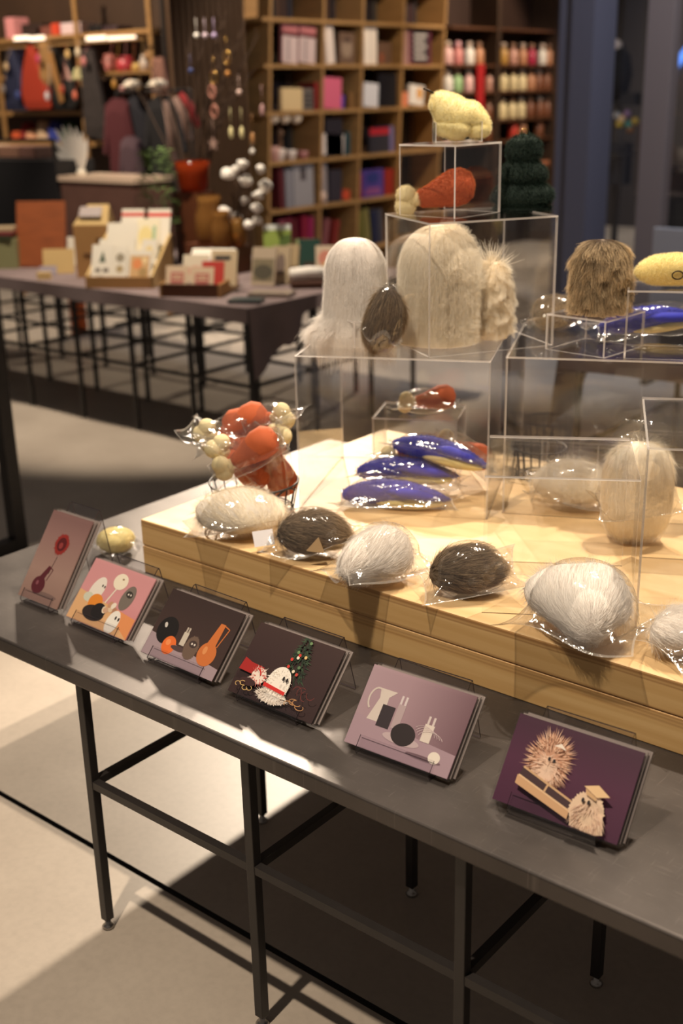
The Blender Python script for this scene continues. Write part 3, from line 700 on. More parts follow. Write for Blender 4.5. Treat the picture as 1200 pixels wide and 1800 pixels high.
# pictures in centimetres from the lower left corner of a 20 x 14 cm card (13.5 x 20 for the upright one)
A1 = [ell(8.4, 2.2, 3.4, .5, (128, 104, 98)), stroke([(6.6, 6.5), (7.2, 10.5)], .18, (70, 44, 40)), ell(5.0, 3.7, 2.0, 1.9, (92, 34, 44)), poly([(4.2, 5.0), (6.0, 5.0), (6.9, 8.0), (6.0, 8.2)], (92, 34, 44)),
      stroke([(6.4, 7.9), (7.6, 7.6), (6.8, 5.0)], .22, (92, 40, 48)), fuzzy(7.0, 13.2, 2.0, 2.2, (150, 44, 38), 1, .2), ell(7.0, 13.2, 1.4, 1.5, (92, 24, 26)), ell(6.9, 12.9, .6, .7, (150, 60, 60)), ell(4.5, 4.1, .4, .5, (140, 80, 90))]
A2 = [poly([(0, 0), (20, 0), (20, 4.6), (0, 6.6)], (222, 176, 128)), poly([(9.5, 5.6), (20, 4.6), (20, 0), (15, 2.2)], (228, 150, 96)),
      ell(5.0, 7.4, 1.9, 3.0, (232, 224, 214), -.25), ell(6.0, 8.6, .2, .3, (40, 34, 32)), ell(6.7, 8.5, .2, .3, (40, 34, 32)), ell(3.6, 5.6, 1.4, 1.0, (206, 208, 190)),
      ell(10.2, 10.6, 2.0, 1.7, (238, 228, 208)), ell(10.6, 11.2, .3, .2, (150, 120, 90)), stroke([(10.0, 9.0), (8.8, 5.6)], .35, (232, 222, 206)),
      ell(14.0, 8.0, 1.7, 2.7, (122, 112, 104), -.2), ell(14.1, 8.8, 1.0, .7, (60, 54, 50), -.2), ell(13.8, 8.8, .2, .2, (230, 220, 210)), ell(14.5, 8.8, .2, .2, (230, 220, 210)),
      ell(6.2, 5.0, 2.0, 1.8, (226, 140, 50)), ell(7.0, 2.9, 3.2, 1.6, (44, 36, 36)), ell(8.2, 3.6, 2.0, 1.7, (30, 26, 28)),
      ] + [ell(10.0+1.1*math.cos(i*1.3)+.25*i, 4.8+.9*math.sin(i*1.9), .75, .6, c, i) for i, c in enumerate([(224, 200, 170), (196, 150, 120), (236, 222, 200), (206, 168, 140), (236, 226, 210), (180, 132, 104)])] + [
      ell(13.2, 2.6, 1.7, 2.5, (240, 236, 228), -.15), ell(13.6, 3.6, .25, .4, (40, 34, 36)), ell(14.5, 3.5, .25, .4, (40, 34, 36))]
A3 = [poly([(0, 0), (20, 0), (20, 2.6), (12, 3.4), (0, 4.8)], (168, 148, 156)), ell(4.0, 5.9, 2.6, 2.7, (26, 22, 22)), ell(3.1, 6.8, .35, .55, (210, 205, 200), .5), ell(6.0, 3.4, 1.7, 1.8, (236, 116, 52)), ell(5.6, 3.9, .6, .6, (246, 150, 90)),
      ell(8.6, 3.4, 2.0, .5, (84, 66, 66)), poly([(8.2, 4.2), (9.5, 4.2), (9.5, 6.8), (8.2, 6.8)], (206, 196, 182)), poly([(8.4, 6.8), (8.8, 6.8), (8.8, 7.8), (8.4, 7.8)], (190, 178, 165)), poly([(9.0, 6.8), (9.4, 6.8), (9.4, 7.8), (9.0, 7.8)], (190, 178, 165)),
      fuzzy(11.4, 4.4, 1.7, 2.3, (112, 92, 80), 3, .12), ell(11.5, 5.2, 1.0, .7, (70, 56, 52)), ell(11.2, 5.2, .22, .22, (222, 212, 202)), ell(11.9, 5.2, .22, .22, (222, 212, 202)),
      ell(15.5, 4.4, 2.2, 2.3, (208, 118, 60)), poly([(14.4, 6.0), (16.6, 6.0), (16.7, 10.6), (15.5, 10.6)], (208, 118, 60)), stroke([(16.6, 10.4), (18.0, 10.0), (17.0, 6.2)], .22, (206, 116, 58)), ell(14.8, 5.0, .5, .8, (226, 150, 92))]
r3 = np.random.default_rng(3)
A4 = sum([furry(12.0, 6.4+1.05*k, 2.6-.33*k, .9, [(44, 60, 44), (58, 78, 56), (36, 48, 38)], 70+k, 34, .8, .3, .4) for k in range(7)], []) + [ell(12+(r3.random()-.5)*3.6, 6.2+r3.random()*7, .3, .3, c) for c in [(206, 60, 50), (222, 190, 130), (206, 60, 50), (226, 214, 190), (196, 70, 60), (240, 230, 210), (206, 60, 50), (110, 140, 96), (110, 140, 96), (90, 120, 84)]] + [
      poly([(.8, 4.6), (4.4, 4.4), (6.0, 6.2), (3.0, 6.4), (1.2, 6.9)], (160, 36, 34)), ell(5.6, 4.5, 1.6, 1.5, (232, 216, 204)), furry(5.6, 4.5, 1.4, 1.3, [(200, 90, 84), (240, 228, 218), (214, 130, 122)], 23, 60, .8, .2), stroke(arc(4.8, 4.4, 1.2, 1.3, .2, 1.6), .28, (196, 50, 46)),
      ell(4.0, 2.9, 1.8, .7, (60, 36, 36)), fuzzy(10.0, 1.9, 3.3, 1.2, (226, 216, 204), 8, .25), ell(10.2, 4.3, 2.5, 3.2, (238, 231, 221)), furry(10.2, 4.0, 2.6, 3.1, [(246, 240, 232), (228, 220, 208)], 21, 120, .5, .12, .6), furry(10.0, 1.9, 3.2, 1.0, [(240, 232, 222), (214, 202, 190)], 22, 90, .7, .14), poly([(7.7, 3.2), (12.7, 2.8), (12.7, 3.4), (7.7, 3.9)], (204, 46, 42)),
      ell(11.2, 5.5, .24, .4, (34, 28, 28)), ell(12.0, 5.4, .24, .4, (34, 28, 28))]
A4 += sum([stroke(arc(2.6+.9*i, 2.0+.4*math.sin(i*2), .6, .4, i, i+4.5), .12, (206, 170, 110)) for i in range(4)], []) + sum([stroke(arc(14.4+.8*i, 1.8+.7*math.sin(i), .9, .5, i, i+4), .12, (190, 140, 92)) for i in range(4)], []) + sum([stroke(arc(15+1.0*i, 4.2+.8*math.sin(i*3), .9, .9, i, i+3), .08, (120, 50, 46)) for i in range(4)], [])
A5 = [poly([(0, 0), (20, 0), (20, 4.0), (0, 5.4)], (172, 146, 158)), poly([(2.6, 5.0), (5.4, 5.0), (5.2, 9.2), (6.4, 10.4), (3.2, 10.4), (3.6, 8.8)], (216, 204, 196)), stroke(arc(3.0, 8.4, 1.3, 1.9, .9, 4.2), .3, (212, 200, 192)), poly([(4.6, 4.4), (7.0, 4.4), (7.0, 8.0), (4.6, 8.0)], (52, 42, 48)),
      poly([(7.3, 4.8), (8.7, 4.8), (8.7, 8.8), (7.3, 8.8)], (184, 164, 168)), poly([(7.4, 8.8), (7.8, 8.8), (7.8, 10.2), (7.4, 10.2)], (216, 204, 206)), poly([(8.2, 8.8), (8.6, 8.8), (8.6, 10.2), (8.2, 10.2)], (216, 204, 206)),
      ell(9.8, 3.5, 3.4, .8, (196, 176, 180)), ell(9.9, 4.4, 2.2, 1.8, (42, 32, 34)), poly([(13.0, 4.4), (14.7, 4.4), (14.7, 7.2), (13.0, 7.2)], (226, 214, 204)), poly([(13.2, 7.2), (13.6, 7.2), (13.6, 8.5), (13.2, 8.5)], (216, 202, 200)), poly([(14.1, 7.2), (14.5, 7.2), (14.5, 8.5), (14.1, 8.5)], (216, 202, 200)),
      ell(14.6, 2.0, 3.2, .35, (120, 94, 104)), ell(16.4, 2.6, 1.05, .95, (238, 228, 216))] + sum([stroke(arc(13.2+.5*i, 5.0, 2.2, 1.8-.2*i, .3, 2.4+.2*i), .07, (214, 196, 198)) for i in range(4)], [])
A6 = [fuzzy(7.0, 8.0, 2.8, 3.7, (206, 160, 132), 9, .2, 120), furry(7.0, 8.0, 2.9, 3.9, [(226, 184, 156), (206, 156, 126), (236, 200, 172)], 31, 420, 1.1, .13), ell(7.2, 6.9, 1.6, 1.9, (230, 198, 174)), furry(7.2, 6.6, 1.9, 2.2, [(236, 206, 184), (222, 186, 160)], 32, 160, .9, .12, .8), ell(7.3, 8.4, .22, .3, (34, 26, 28)), ell(8.1, 8.3, .22, .3, (34, 26, 28)), poly([(7.4, 10.4), (8.4, 11.0), (9.4, 10.2), (8.5, 10.4)], (240, 228, 214)),
      poly([(3.4, 3.6), (12.4, 1.2), (12.4, 2.4), (3.4, 4.9)], (206, 164, 124)), poly([(3.6, 4.9), (12.4, 2.4), (12.8, 3.6), (4.0, 6.2)], (66, 44, 48)), stroke([(3.6, 4.9), (12.4, 2.4)], .25, (226, 190, 150)), stroke([(4.0, 6.2), (12.8, 3.6)], .3, (206, 168, 128)), stroke([(8.0, 3.7), (8.3, 4.9)], .3, (206, 168, 128)),
      fuzzy(14.8, 3.2, 2.5, 2.6, (226, 198, 170), 12, .1), poly([(12.6, 3.0), (17.2, 3.0), (18.0, .8), (16.8, .4), (13.0, .6)], (224, 196, 168)), furry(15.2, 2.4, 2.3, 2.0, [(236, 210, 186), (206, 172, 150), (226, 198, 174)], 33, 200, 1.2, .12, 1.6), ell(14.0, 4.5, .22, .34, (34, 26, 28)), ell(14.9, 4.4, .22, .34, (34, 26, 28)), poly([(13.6, 6.4), (15.8, 5.4), (17.6, 6.0), (15.6, 7.1)], (232, 196, 150)), poly([(13.9, 6.2), (15.8, 5.3), (15.8, 4.9), (14.2, 5.4)], (206, 168, 124))]
def flat_art(art):
    out = []
    for a in art: out += a if isinstance(a, list) else [a]
    return out
CARDSTOCK = C((150, 138, 134), .6)
def card(name, label, loc, yaw, tilt, w, h, paper, art, group=None, copies=3):
    """sleeved card leaning back by tilt, lower edge centred at loc"""
    t = thing(name, label, 'greeting card', loc, yaw, group, rx=-tilt)
    q = MB().box((0, .0015, h/2), (w-.006, .0025, h-.006), 0)
    mats = [paper]; idx = {}
    for i, (pts, c_) in enumerate(flat_art(art)):
        if c_ not in idx: idx[c_] = len(mats); mats.append(C(c_, .5))
        cl = lambda v, hi: max(.35, min(hi-.35, v))
        vs = [((cl(x, w*100)/100-w/2), .0002-.00002*i-.0001, cl(y, h*100)/100) for x, y in pts]
        q.add(vs, [tuple(range(len(vs)))], idx[c_])
    q.build('printed_card', mats, t)
    q = MB().box((0, .0012, h/2), (w, .006, h)); q.build('clear_sleeve', SLEEVE, t)
    return t
def stand(label, loc, yaw, tilt, w, h, pack):
    """bent clear sheet: front lip, foot, leaning back plate, folded-over rear leg"""
    t = thing('card_stand', label, 'card stand', loc, yaw)
    s_, c_ = math.sin(tilt), math.cos(tilt)
    up = Vector((0, s_, c_)); nb = Vector((0, c_, -s_))           # along the plate, and backwards through the pack
    f0 = Vector((0, -.004, .012)); zl = .0
    bk0 = f0 + nb*(pack+.006); bk0.z = max(bk0.z, .002)
    top = bk0 + up*(h*1.09)
    prof = [f0-nb*.004+up*.020, f0-nb*.004-up*.004, Vector((0, f0.y-.003, .0022)), Vector((0, bk0.y+.002, .0022)), bk0+up*.01, top, top+Vector((0, .005, .001)), Vector((0, top.y+.034, .0015))]
    th = .0022
    def sheet(nm, pts):
        q = MB(); n = len(pts); out = []
        for i, p in enumerate(pts):
            d = (pts[min(i+1, n-1)]-pts[max(i-1, 0)]).normalized(); out.append(Vector((0, -d.z, d.y))*th/2)
        vs = []
        for i, p in enumerate(pts):
            for sx in (-1, 1):
                for sg in (-1, 1): vs.append(p+out[i]*sg+Vector((sx*w/2, 0, 0)))
        fs = []; mi = []
        for i in range(n-1):
            a, b_ = i*4, (i+1)*4
            for f_, k in (((a, a+2, b_+2, b_), 0), ((a+1, b_+1, b_+3, a+3), 0), ((a, b_, b_+1, a+1), 1), ((a+2, a+3, b_+3, b_+2), 1)): fs.append(f_); mi.append(k)
        fs += [(0, 1, 3, 2), (n*4-4, n*4-2, n*4-1, n*4-3)]; mi += [1, 1]
        q.add(vs, fs); q.m = mi; q.build(nm, [ACRDARK, EDGE2], t)
    sheet('front_lip', prof[:4]); sheet('back_plate', prof[3:7]); sheet('rear_leg', prof[6:])
    return t
EDGE2 = plain('stand_edge', (64, 56, 60), .2)
CARDS = [
 ((-1.905, 1.302), 0, 36, .135, .20, gradient('print_mauve', [(0, (152, 122, 112)), (.35, (168, 138, 128)), (.75, (150, 116, 112)), (1, (128, 96, 94))], 'Z', 5), A1, 'dark red flower in a round vase'),
 ((-1.709, 1.293), -1.2, 42, .19, .138, gradient('print_pink', [(0, (206, 130, 136)), (.5, (212, 150, 154)), (1, (204, 146, 150))], 'Z', 7), A2, 'white ghost dolls on a pink ground'),
 ((-1.461, 1.276), -1.2, 43, .199, .14, gradient('print_brown', [(0, (70, 52, 48)), (.5, (66, 50, 47)), (1, (56, 42, 40))], 'Z', 7), A3, 'orange vase and orange egg on a dark ground'),
 ((-1.224, 1.269), 0, 44, .199, .14, gradient('print_dark', [(0, (56, 38, 38)), (.5, (60, 42, 42)), (1, (66, 48, 46))], 'Z', 7), A4, 'fir tree and white doll with a red ribbon'),
 ((-.953, 1.264), 2.6, 41, .20, .14, gradient('print_lilac', [(0, (176, 150, 160)), (.4, (168, 140, 150)), (1, (116, 86, 96))], 'X', 5, .5), A5, 'white jug and dark cup on a lilac ground'),
 ((-.677, 1.271), 2.4, 37, .202, .138, gradient('print_plum', [(0, (78, 36, 64)), (.5, (86, 42, 70)), (1, (66, 34, 54))], 'Z', 7), A6, 'two cream furry dolls on plum'),
]
for (cx, cy), yaw, tilt, w, h, paper, art, txt in CARDS:
    yaw, tilt = R(yaw), R(tilt); pack = .016
    stand('clear stand under the card of '+txt, (cx, cy, ZT+.0005), yaw, tilt, w*.69, h, pack)
    f0 = Vector((0, -.004, .010)); f0.rotate(Euler((0, 0, yaw)))
    card('greeting_card', 'sleeved front card picturing '+txt, Vector((cx, cy, ZT))+f0, yaw, tilt, w, h, paper, art)
    for k in (1, 2):
        d = Vector((0, math.cos(tilt), -math.sin(tilt)))*.0068*k + Vector((0, math.sin(tilt), math.cos(tilt)))*(.003*k-.0005)
        d = d+Vector((.004*k-.002, 0, 0)); d.rotate(Euler((0, 0, yaw)))
        card('greeting_card', 'sleeved card hidden behind the card of '+txt, Vector((cx, cy, ZT))+f0+d, yaw, tilt, w, h, CARDSTOCK, [], 'cards behind the one with '+txt)

# ------------------------------------------------------------------ background: cloth-covered table
CLOTH = plain('mauve_grey_cloth', (128, 112, 112), .9, noise=.12, nscale=6, bump=.1, bscale=300)
ZC = .705
def cloth_table(label, x0, x1, y0, y1, xs, ys, corner, clabel):
    t = thing('cloth_table', label, 'table', ((x0+x1)/2, (y0+y1)/2, 0))
    lpart(t, lambda q: q.span((x0, y0, .66), (x1, y1, ZC-.004)), 'table_top', BLACK)
    for x in xs:
        for y in ys:
            lpart(t, lambda q: q.span((x-.0095, y-.0095, 0), (x+.0095, y+.0095, .66)), 'leg', BLACK)
    for y in ys:
        lpart(t, lambda q: [q.bar((a+.0125, y, .335), (b-.0125, y, .335), .015) for a, b in zip(xs, xs[1:])], 'rail', BLACK)
    for x in xs:
        lpart(t, lambda q: [q.bar((x, a+.0125, .335), (x, b-.0125, .335), .015) for a, b in zip(ys, ys[1:])], 'rail', BLACK)
    # cloth: covers the top, hangs a hand's breadth at the front, longer with folds at the corner
    q = MB(); nx = 60
    e = .008
    q.add([(x0-e, y0-e, ZC), (x1+e, y0-e, ZC), (x1+e, y1, ZC), (x0-e, y1, ZC)], [(0, 1, 2, 3)])
    vs = []; fs = []; K = 8
    for i in range(nx+1):
        x = x0-e+(x1-x0+2*e)*i/nx
        for k in range(K+1):
            s_ = k/K; vs.append((x, y0-e-.003-.004*math.sin(x*9)*s_-.004*s_, ZC-(.066+.004*math.sin(x*5))*s_))
    fs = [(i*(K+1)+k, i*(K+1)+k+1, (i+1)*(K+1)+k+1, (i+1)*(K+1)+k) for i in range(nx) for k in range(K)]
    q.add(vs, fs, 0, True)
    # side fall
    xe = x1+e if corner == 'right' else x0-e; sg = 1 if corner == 'right' else -1
    vs = []; ny = 40
    for j in range(ny+1):
        y = y0-e+(y1-y0)*j/ny
        d = y-(y0-e); hang = .235*max(0, 1-d/.36)**.9+.085+.03*math.sin(d*9)*(d > .2)
        for k in range(K+1):
            s_ = k/K; vs.append((xe+sg*(.004+s_*(.018+.020*math.sin(d*26+.6))), y-.012*s_*math.cos(d*15)*(d < .5), ZC-hang*s_))
    fs = [(j*(K+1)+k, (j+1)*(K+1)+k, (j+1)*(K+1)+k+1, j*(K+1)+k+1) for j in range(ny) for k in range(K)]
    q.add(vs, fs, 0, True)
    o = q.build('tablecloth', CLOTH); tag(o, clabel, 'tablecloth')
cloth_table('low cloth-covered display table of cards in the left background', -6.7, -3.60, 3.72, 5.05, [-6.636, -6.196, -5.756, -5.316, -4.876, -4.45, -4.03, -3.635], [3.76, 4.21, 4.645, 5.01],
            'right', 'mauve grey cloth over the left background table, its corner hanging down')
cloth_table('low cloth-covered table in the right background behind the acrylic cases', -2.03, .3, 3.72, 4.72, [-1.98, -1.25, -.55, .2], [3.76, 4.645],
            'left', 'mauve grey cloth over the right background table, seen through the acrylic')
# ------------------------------------------------------------------ wares on the card table
KRAFT = C((176, 132, 80), .8); KRAFTL = C((206, 176, 120), .8); OFFW = C((226, 220, 206), .6); BOARD = plain('red_brown_board', (140, 74, 36), .55, noise=.2, nscale=8, stretch=(1, 1, 6))
def leaning(name, label, cat, px, py, w, h, mat, tilt=18, th=.008, z=ZC, rz=RZ, group=None, art=None, dz=0, y_off=0):
    """a flat panel standing at a pixel's spot on the table, leaning back"""
    p = atz(px, py, z); q = MB().box((0, 0, h/2), (w, th, h)); mats = [mat]
    for i, (pts, c_) in enumerate(flat_art(art or [])):
        mats.append(C(c_, .6)); q.add([(x*w-w/2, -th/2-.0006-.0003*i, y*h) for x, y in pts], [tuple(range(len(pts)))], len(mats)-1)
    o = q.build(name, mats, None, loc=(p.x, p.y, z+dz+th*math.sin(R(tilt))/2+.001), rot=(-R(tilt), 0, rz)); o.location.y += y_off
    return tag(o, label, cat, group)
leaning('wooden_board', 'red-brown wooden board leaning at the left end of the card table', 'board', 74, 470, .28, .36, BOARD, 14, .02, rz=RZ-.12)
# kraft house-shaped box
p = atz(158, 488, ZC); t = thing('kraft_box', 'tall kraft cardboard box with a pitched roof on the card table', 'box', (p.x, p.y+.06, ZC+.001), RZ-.15)
q = MB(); w, d, h = .19, .12, .27
q.add([(-w/2, -d/2, 0), (w/2, -d/2, 0), (w/2, d/2, 0), (-w/2, d/2, 0), (-w/2, -d/2, h), (w/2, -d/2, h), (w/2, d/2, h), (-w/2, d/2, h)],
      [(0, 3, 2, 1), (0, 1, 5, 4), (1, 2, 6, 5), (2, 3, 7, 6), (3, 0, 4, 7), (4, 5, 6, 7)]); q.build('box_body', KRAFT, t)
q = MB(); q.add([(-w/2, -d/2, h), (w/2, -d/2, h), (w/2, d/2, h), (-w/2, d/2, h), (-.02, -.01, .37), (w/2, -.01, .37)], [(0, 1, 5, 4), (1, 2, 5), (2, 3, 4, 5), (3, 0, 4)]); q.build('roof_flap', KRAFTL, t)
q = MB(); q.box((.0, -.035, .335), (.12, .003, .06), 0, rx=-.7); q.build('label', C((160, 148, 146), .6), t)
q = MB(); q.box((-.02, -d/2-.002, .12), (.06, .003, .012)); q.box((.05, -d/2-.002, .2), (.05, .003, .008)); q.build('tape', C((110, 78, 50), .6), t)
leaning('white_card', 'white card with a small tan print standing behind the kraft envelope', 'card', 121, 466, .10, .155, OFFW, 10, .004, art=[poly([(.5, .1), (.8, .1), (.65, .4)], (206, 170, 110))], rz=RZ-.1)
leaning('kraft_envelope', 'pale kraft envelope standing in front of the kraft box', 'envelope', 104, 481, .17, .13, KRAFTL, 12, .006, rz=RZ-.05)
leaning('price_tag', 'small grey price tag at the front of the card table', 'price tag', 85, 484, .09, .05, C((150, 140, 150), .5), 25, .003)
q = MB().box((0, 0, .018), (.07, .03, .036)); p = atz(84, 490, ZC); tag(q.build('card_block', KRAFTL, None, loc=(p.x, p.y-.02, ZC+.001), rot=(0, 0, RZ)), 'small pale wooden block just below the grey price tag', 'block')
# tiered tray of cards
tp = atz(205, 507, ZC)
t = thing('card_tray', 'kraft tray holding tiers of white greeting cards', 'card tray', (tp.x, tp.y, ZC+.001), RZ-.17)
q = MB(); q.span((-.16, 0, 0), (.19, .012, .055)); q.build('front_board', KRAFT, t)
q = MB(); q.add([(.19, 0, 0), (.19, .34, 0), (.19, .34, .23), (.19, .0, .06), (.178, 0, 0), (.178, .34, 0), (.178, .34, .23), (.178, .0, .06)], [(0, 1, 2, 3), (4, 7, 6, 5), (0, 3, 7, 4), (3, 2, 6, 7), (2, 1, 5, 6), (1, 0, 4, 5)])
q.add([(-.16, 0.013, 0), (-.16, .34, 0), (-.16, .34, .23), (-.16, .013, .06), (-.148, 0.013, 0), (-.148, .34, 0), (-.148, .34, .23), (-.148, .013, .06)], [(0, 1, 2, 3), (4, 7, 6, 5), (0, 3, 7, 4), (3, 2, 6, 7), (2, 1, 5, 6), (1, 0, 4, 5)]); q.build('side_board', KRAFTL, t)
q = MB(); q.span((-.147, .013, 0), (.177, .34, .012)); q.build('base_board', KRAFT, t)
def tcard(label, x, y, z, w, h, mat, art, tilt=24):
    v = Vector((x, y, z)); v.rotate(Euler((0, 0, RZ-.17))); v += Vector((tp.x, tp.y, ZC+.002))
    q = MB().box((0, 0, h/2), (w, .006, h)); mats = [mat]
    for i, (pts, c_) in enumerate(flat_art(art)):
        mats.append(C(c_, .6)); q.add([(a*w-w/2, -.0036-.0003*i, b_*h) for a, b_ in pts], [tuple(range(len(pts)))], len(mats)-1)
    tag(q.build('greeting_card', mats, None, loc=v, rot=(-R(tilt), 0, RZ-.17)), label, 'greeting card', 'greeting cards in the kraft tray')
TREEART = [poly([(.35, .55), (.65, .55), (.5, .85)], (60, 80, 60)), poly([(.2, .3), (.42, .3), (.42, .4), (.2, .4)], (110, 100, 90)), poly([(.55, .3), (.8, .3), (.8, .4), (.55, .4)], (110, 100, 90)), poly([(.3, .12), (.6, .12), (.6, .2), (.3, .2)], (120, 110, 100))]
tcard('white card with a small fir tree, front left in the kraft tray', -.09, .03, .014, .115, .2, OFFW, TREEART)
tcard('white card with grey motifs, front middle in the kraft tray', .0, .035, .014, .075, .19, OFFW, [ell(.5, .7, .3, .12, (150, 140, 120)), ell(.5, .4, .25, .1, (170, 150, 110))])
tcard('white card with an orange and tan pattern, front right in the kraft tray', .105, .03, .014, .125, .17, OFFW, [poly([(.1, .1), (.9, .1), (.9, .85), (.1, .85)], (206, 168, 118)), ell(.4, .6, .2, .16, (222, 140, 84)), ell(.65, .35, .18, .14, (170, 140, 90)), ell(.7, .7, .1, .1, (236, 210, 160))])
tcard('plain white card standing behind the orange patterned card', -.03, .10, .09, .19, .14, OFFW, [])
tcard('white card at the right side, its edge facing out', .135, .10, .07, .08, .16, OFFW, [ell(.5, .5, .3, .3, (226, 206, 150))])
tcard('white card with a peach script print in the upper tier', -.035, .20, .15, .16, .15, OFFW, [poly([(.2, .2), (.8, .2), (.8, .36), (.2, .36)], (232, 190, 150))])
tcard('cream card with a yellow and green drawing in the upper tier', .1, .20, .14, .12, .18, C((236, 226, 196), .6), [ell(.4, .5, .3, .3, (232, 214, 150)), poly([(.7, .3), (.85, .3), (.85, .8), (.7, .8)], (160, 190, 150))])
tcard('white card with a red top band at the back of the tray, left', -.015, .30, .17, .12, .19, OFFW, [poly([(0, .8), (1, .8), (1, .9), (0, .9)], (200, 60, 50))])
tcard('white card with a red top band at the back of the tray, right', .125, .30, .16, .12, .2, OFFW, [poly([(0, .8), (1, .8), (1, .9), (0, .9)], (206, 50, 44))])
# dark wooden tray with kraft cards
tp2 = atz(340, 523, ZC); tz_ = RZ-.2
t = thing('wooden_tray', 'dark wooden tray with kraft and red cards at the front of the card table', 'tray', (tp2.x, tp2.y, ZC+.001), tz_)
DW = plain('dark_wood', (92, 50, 26), .5, noise=.2, nscale=10)
q = MB(); q.span((-.155, 0, 0), (.12, .012, .06)); q.build('front_board', DW, t)
q = MB(); q.span((.12, 0, 0), (.132, .3, .06)); q.span((-.167, 0, 0), (-.155, .3, .06)); q.build('side_board', KRAFT, t)
q = MB(); q.span((-.155, .013, 0), (.12, .3, .012)); q.build('base_board', DW, t)
def t2card(name, label, x, y, z, w, h, mat, art, tilt=20, cat='card', rz=0):
    v = Vector((x, y, z)); v.rotate(Euler((0, 0, tz_))); v += Vector((tp2.x, tp2.y, ZC+.002))
    q = MB().box((0, 0, h/2), (w, .005, h)); mats = [mat]
    for i, (pts, c_) in enumerate(flat_art(art)):
        mats.append(C(c_, .6)); q.add([(a*w-w/2, -.0031-.0003*i, b_*h) for a, b_ in pts], [tuple(range(len(pts)))], len(mats)-1)
    tag(q.build(name, mats, None, loc=v, rot=(-R(tilt), 0, tz_+rz)), label, cat)
PINKART = [poly([(.22, .25), (.8, .25), (.8, .72), (.22, .72)], (196, 110, 104)), poly([(.3, .4), (.72, .4), (.72, .48), (.3, .48)], (224, 196, 160)), poly([(.3, .55), (.72, .55), (.72, .62), (.3, .62)], (224, 196, 160))]
t2card('kraft_card', 'kraft card with a pink printed square, left in the dark tray', -.095, .04, .03, .11, .11, C((222, 196, 166), .7), PINKART)
t2card('kraft_card', 'kraft card with a pink printed square, right in the dark tray', .03, .035, .03, .115, .105, C((222, 196, 166), .7), PINKART)
t2card('red_card', 'red card half hidden behind the right kraft card', .065, .09, .03, .11, .125, C((190, 56, 46), .6), [])
t2card('cream_card', 'cream card with a pink tint behind the left kraft card', -.03, .13, .05, .13, .13, C((232, 220, 196), .6), [ell(.5, .4, .3, .2, (230, 180, 160))])
t2card('kraft_book', 'tan booklet with a black title bar at the back of the dark tray', .10, .15, .03, .13, .17, C((200, 180, 146), .6), [poly([(.15, .72), (.75, .72), (.75, .84), (.15, .84)], (30, 28, 34))], cat='booklet')
t2card('magazine', 'white magazine with a blue stripe behind the dark tray', .0, .27, .10, .22, .12, OFFW, [poly([(0, .3), (1, .3), (1, .5), (0, .5)], (56, 66, 140)), poly([(.3, .3), (.6, .3), (.6, .5), (.3, .5)], (200, 196, 206))], tilt=50, cat='magazine')
# wrapped booklets
for i, (px, art, txt) in enumerate(((462, [poly([(.05, .1), (.95, .1), (.95, .7), (.05, .7)], (130, 120, 96)), ell(.5, .35, .4, .2, (84, 80, 66))], 'nearest, with a landscape picture'), (492, [ell(.5, .5, .25, .3, (120, 104, 96))], 'middle one, with a grey figure'), (512, [], 'farthest right, plain tan cover'))):
    leaning('booklet', 'grey booklet in clear wrap, '+txt, 'booklet', px, 503-3*i, .125-.03*i, .185, C((188-6*i, 172-8*i, 150-14*i), .5), 15, .014, rz=RZ-.35, art=art, group='grey wrapped booklets')
leaning('green_tin', 'pale green booklet with a white top standing behind the wrapped booklets', 'booklet', 462, 482, .145, .24, C((150, 172, 84), .5), 8, .02, art=[poly([(0, .88), (1, .88), (1, 1), (0, 1)], (220, 226, 222)), poly([(.5, .3), (1, .3), (1, .8), (.6, .75)], (88, 112, 54))], y_off=.12)
leaning('green_card', 'pale green card between the grey booklets and the dark green card', 'card', 517, 478, .11, .16, C((172, 180, 130), .6), 12, .01, y_off=.08)
leaning('green_book', 'dark teal green book standing at the right of the card table', 'book', 545, 484, .11, .18, C((34, 70, 62), .5), 12, .02, art=[poly([(.2, .15), (.8, .15), (.8, .35), (.2, .35)], (70, 50, 36))])
leaning('floral_card', 'card with a pink and yellow flower beside the teal book', 'card', 566, 490, .10, .16, C((226, 206, 180), .6), 12, .01, art=[ell(.5, .6, .36, .25, (226, 150, 130)), ell(.6, .35, .25, .18, (226, 190, 110))], y_off=.03)
p = atz(545, 505, ZC)
q = MB(); q.box((0, 0, .018), (.19, .10, .034)); tag(q.build('bark_tray', C((74, 40, 24), .7), None, loc=(p.x, p.y, ZC+.001), rot=(0, 0, RZ), bevel=.01), 'dark brown wooden tray under the white roll', 'tray')
q = MB(); q.tube([(-.1, 0, 0), (-.095, 0, 0), (0, 0, .006), (.095, 0, 0), (.1, 0, 0)], [.002, .028, .03, .028, .002], 14); tag(q.build('felt_roll', WHITE, None, loc=(p.x, p.y, ZC+.066), rot=(0, 0, RZ+.1)), 'white felt roll lying on the dark brown tray', 'roll')
p = atz(425, 533, ZC); q = MB(); q.box((0, 0, .008), (.15, .1, .014)); tag(q.build('flat_book', C((60, 70, 72), .4), None, loc=(p.x, p.y+.03, ZC+.001), rot=(0, 0, RZ-.2)), 'dark teal book lying flat at the table corner', 'book')
p = atz(478, 520, ZC); q = MB(); q.box((0, 0, .01), (.2, .12, .018)); tag(q.build('flat_pack', C((150, 136, 124), .25), None, loc=(p.x, p.y, ZC+.001), rot=(0, 0, RZ-.25)), 'grey pack lying flat in front of the wrapped booklets', 'pack')
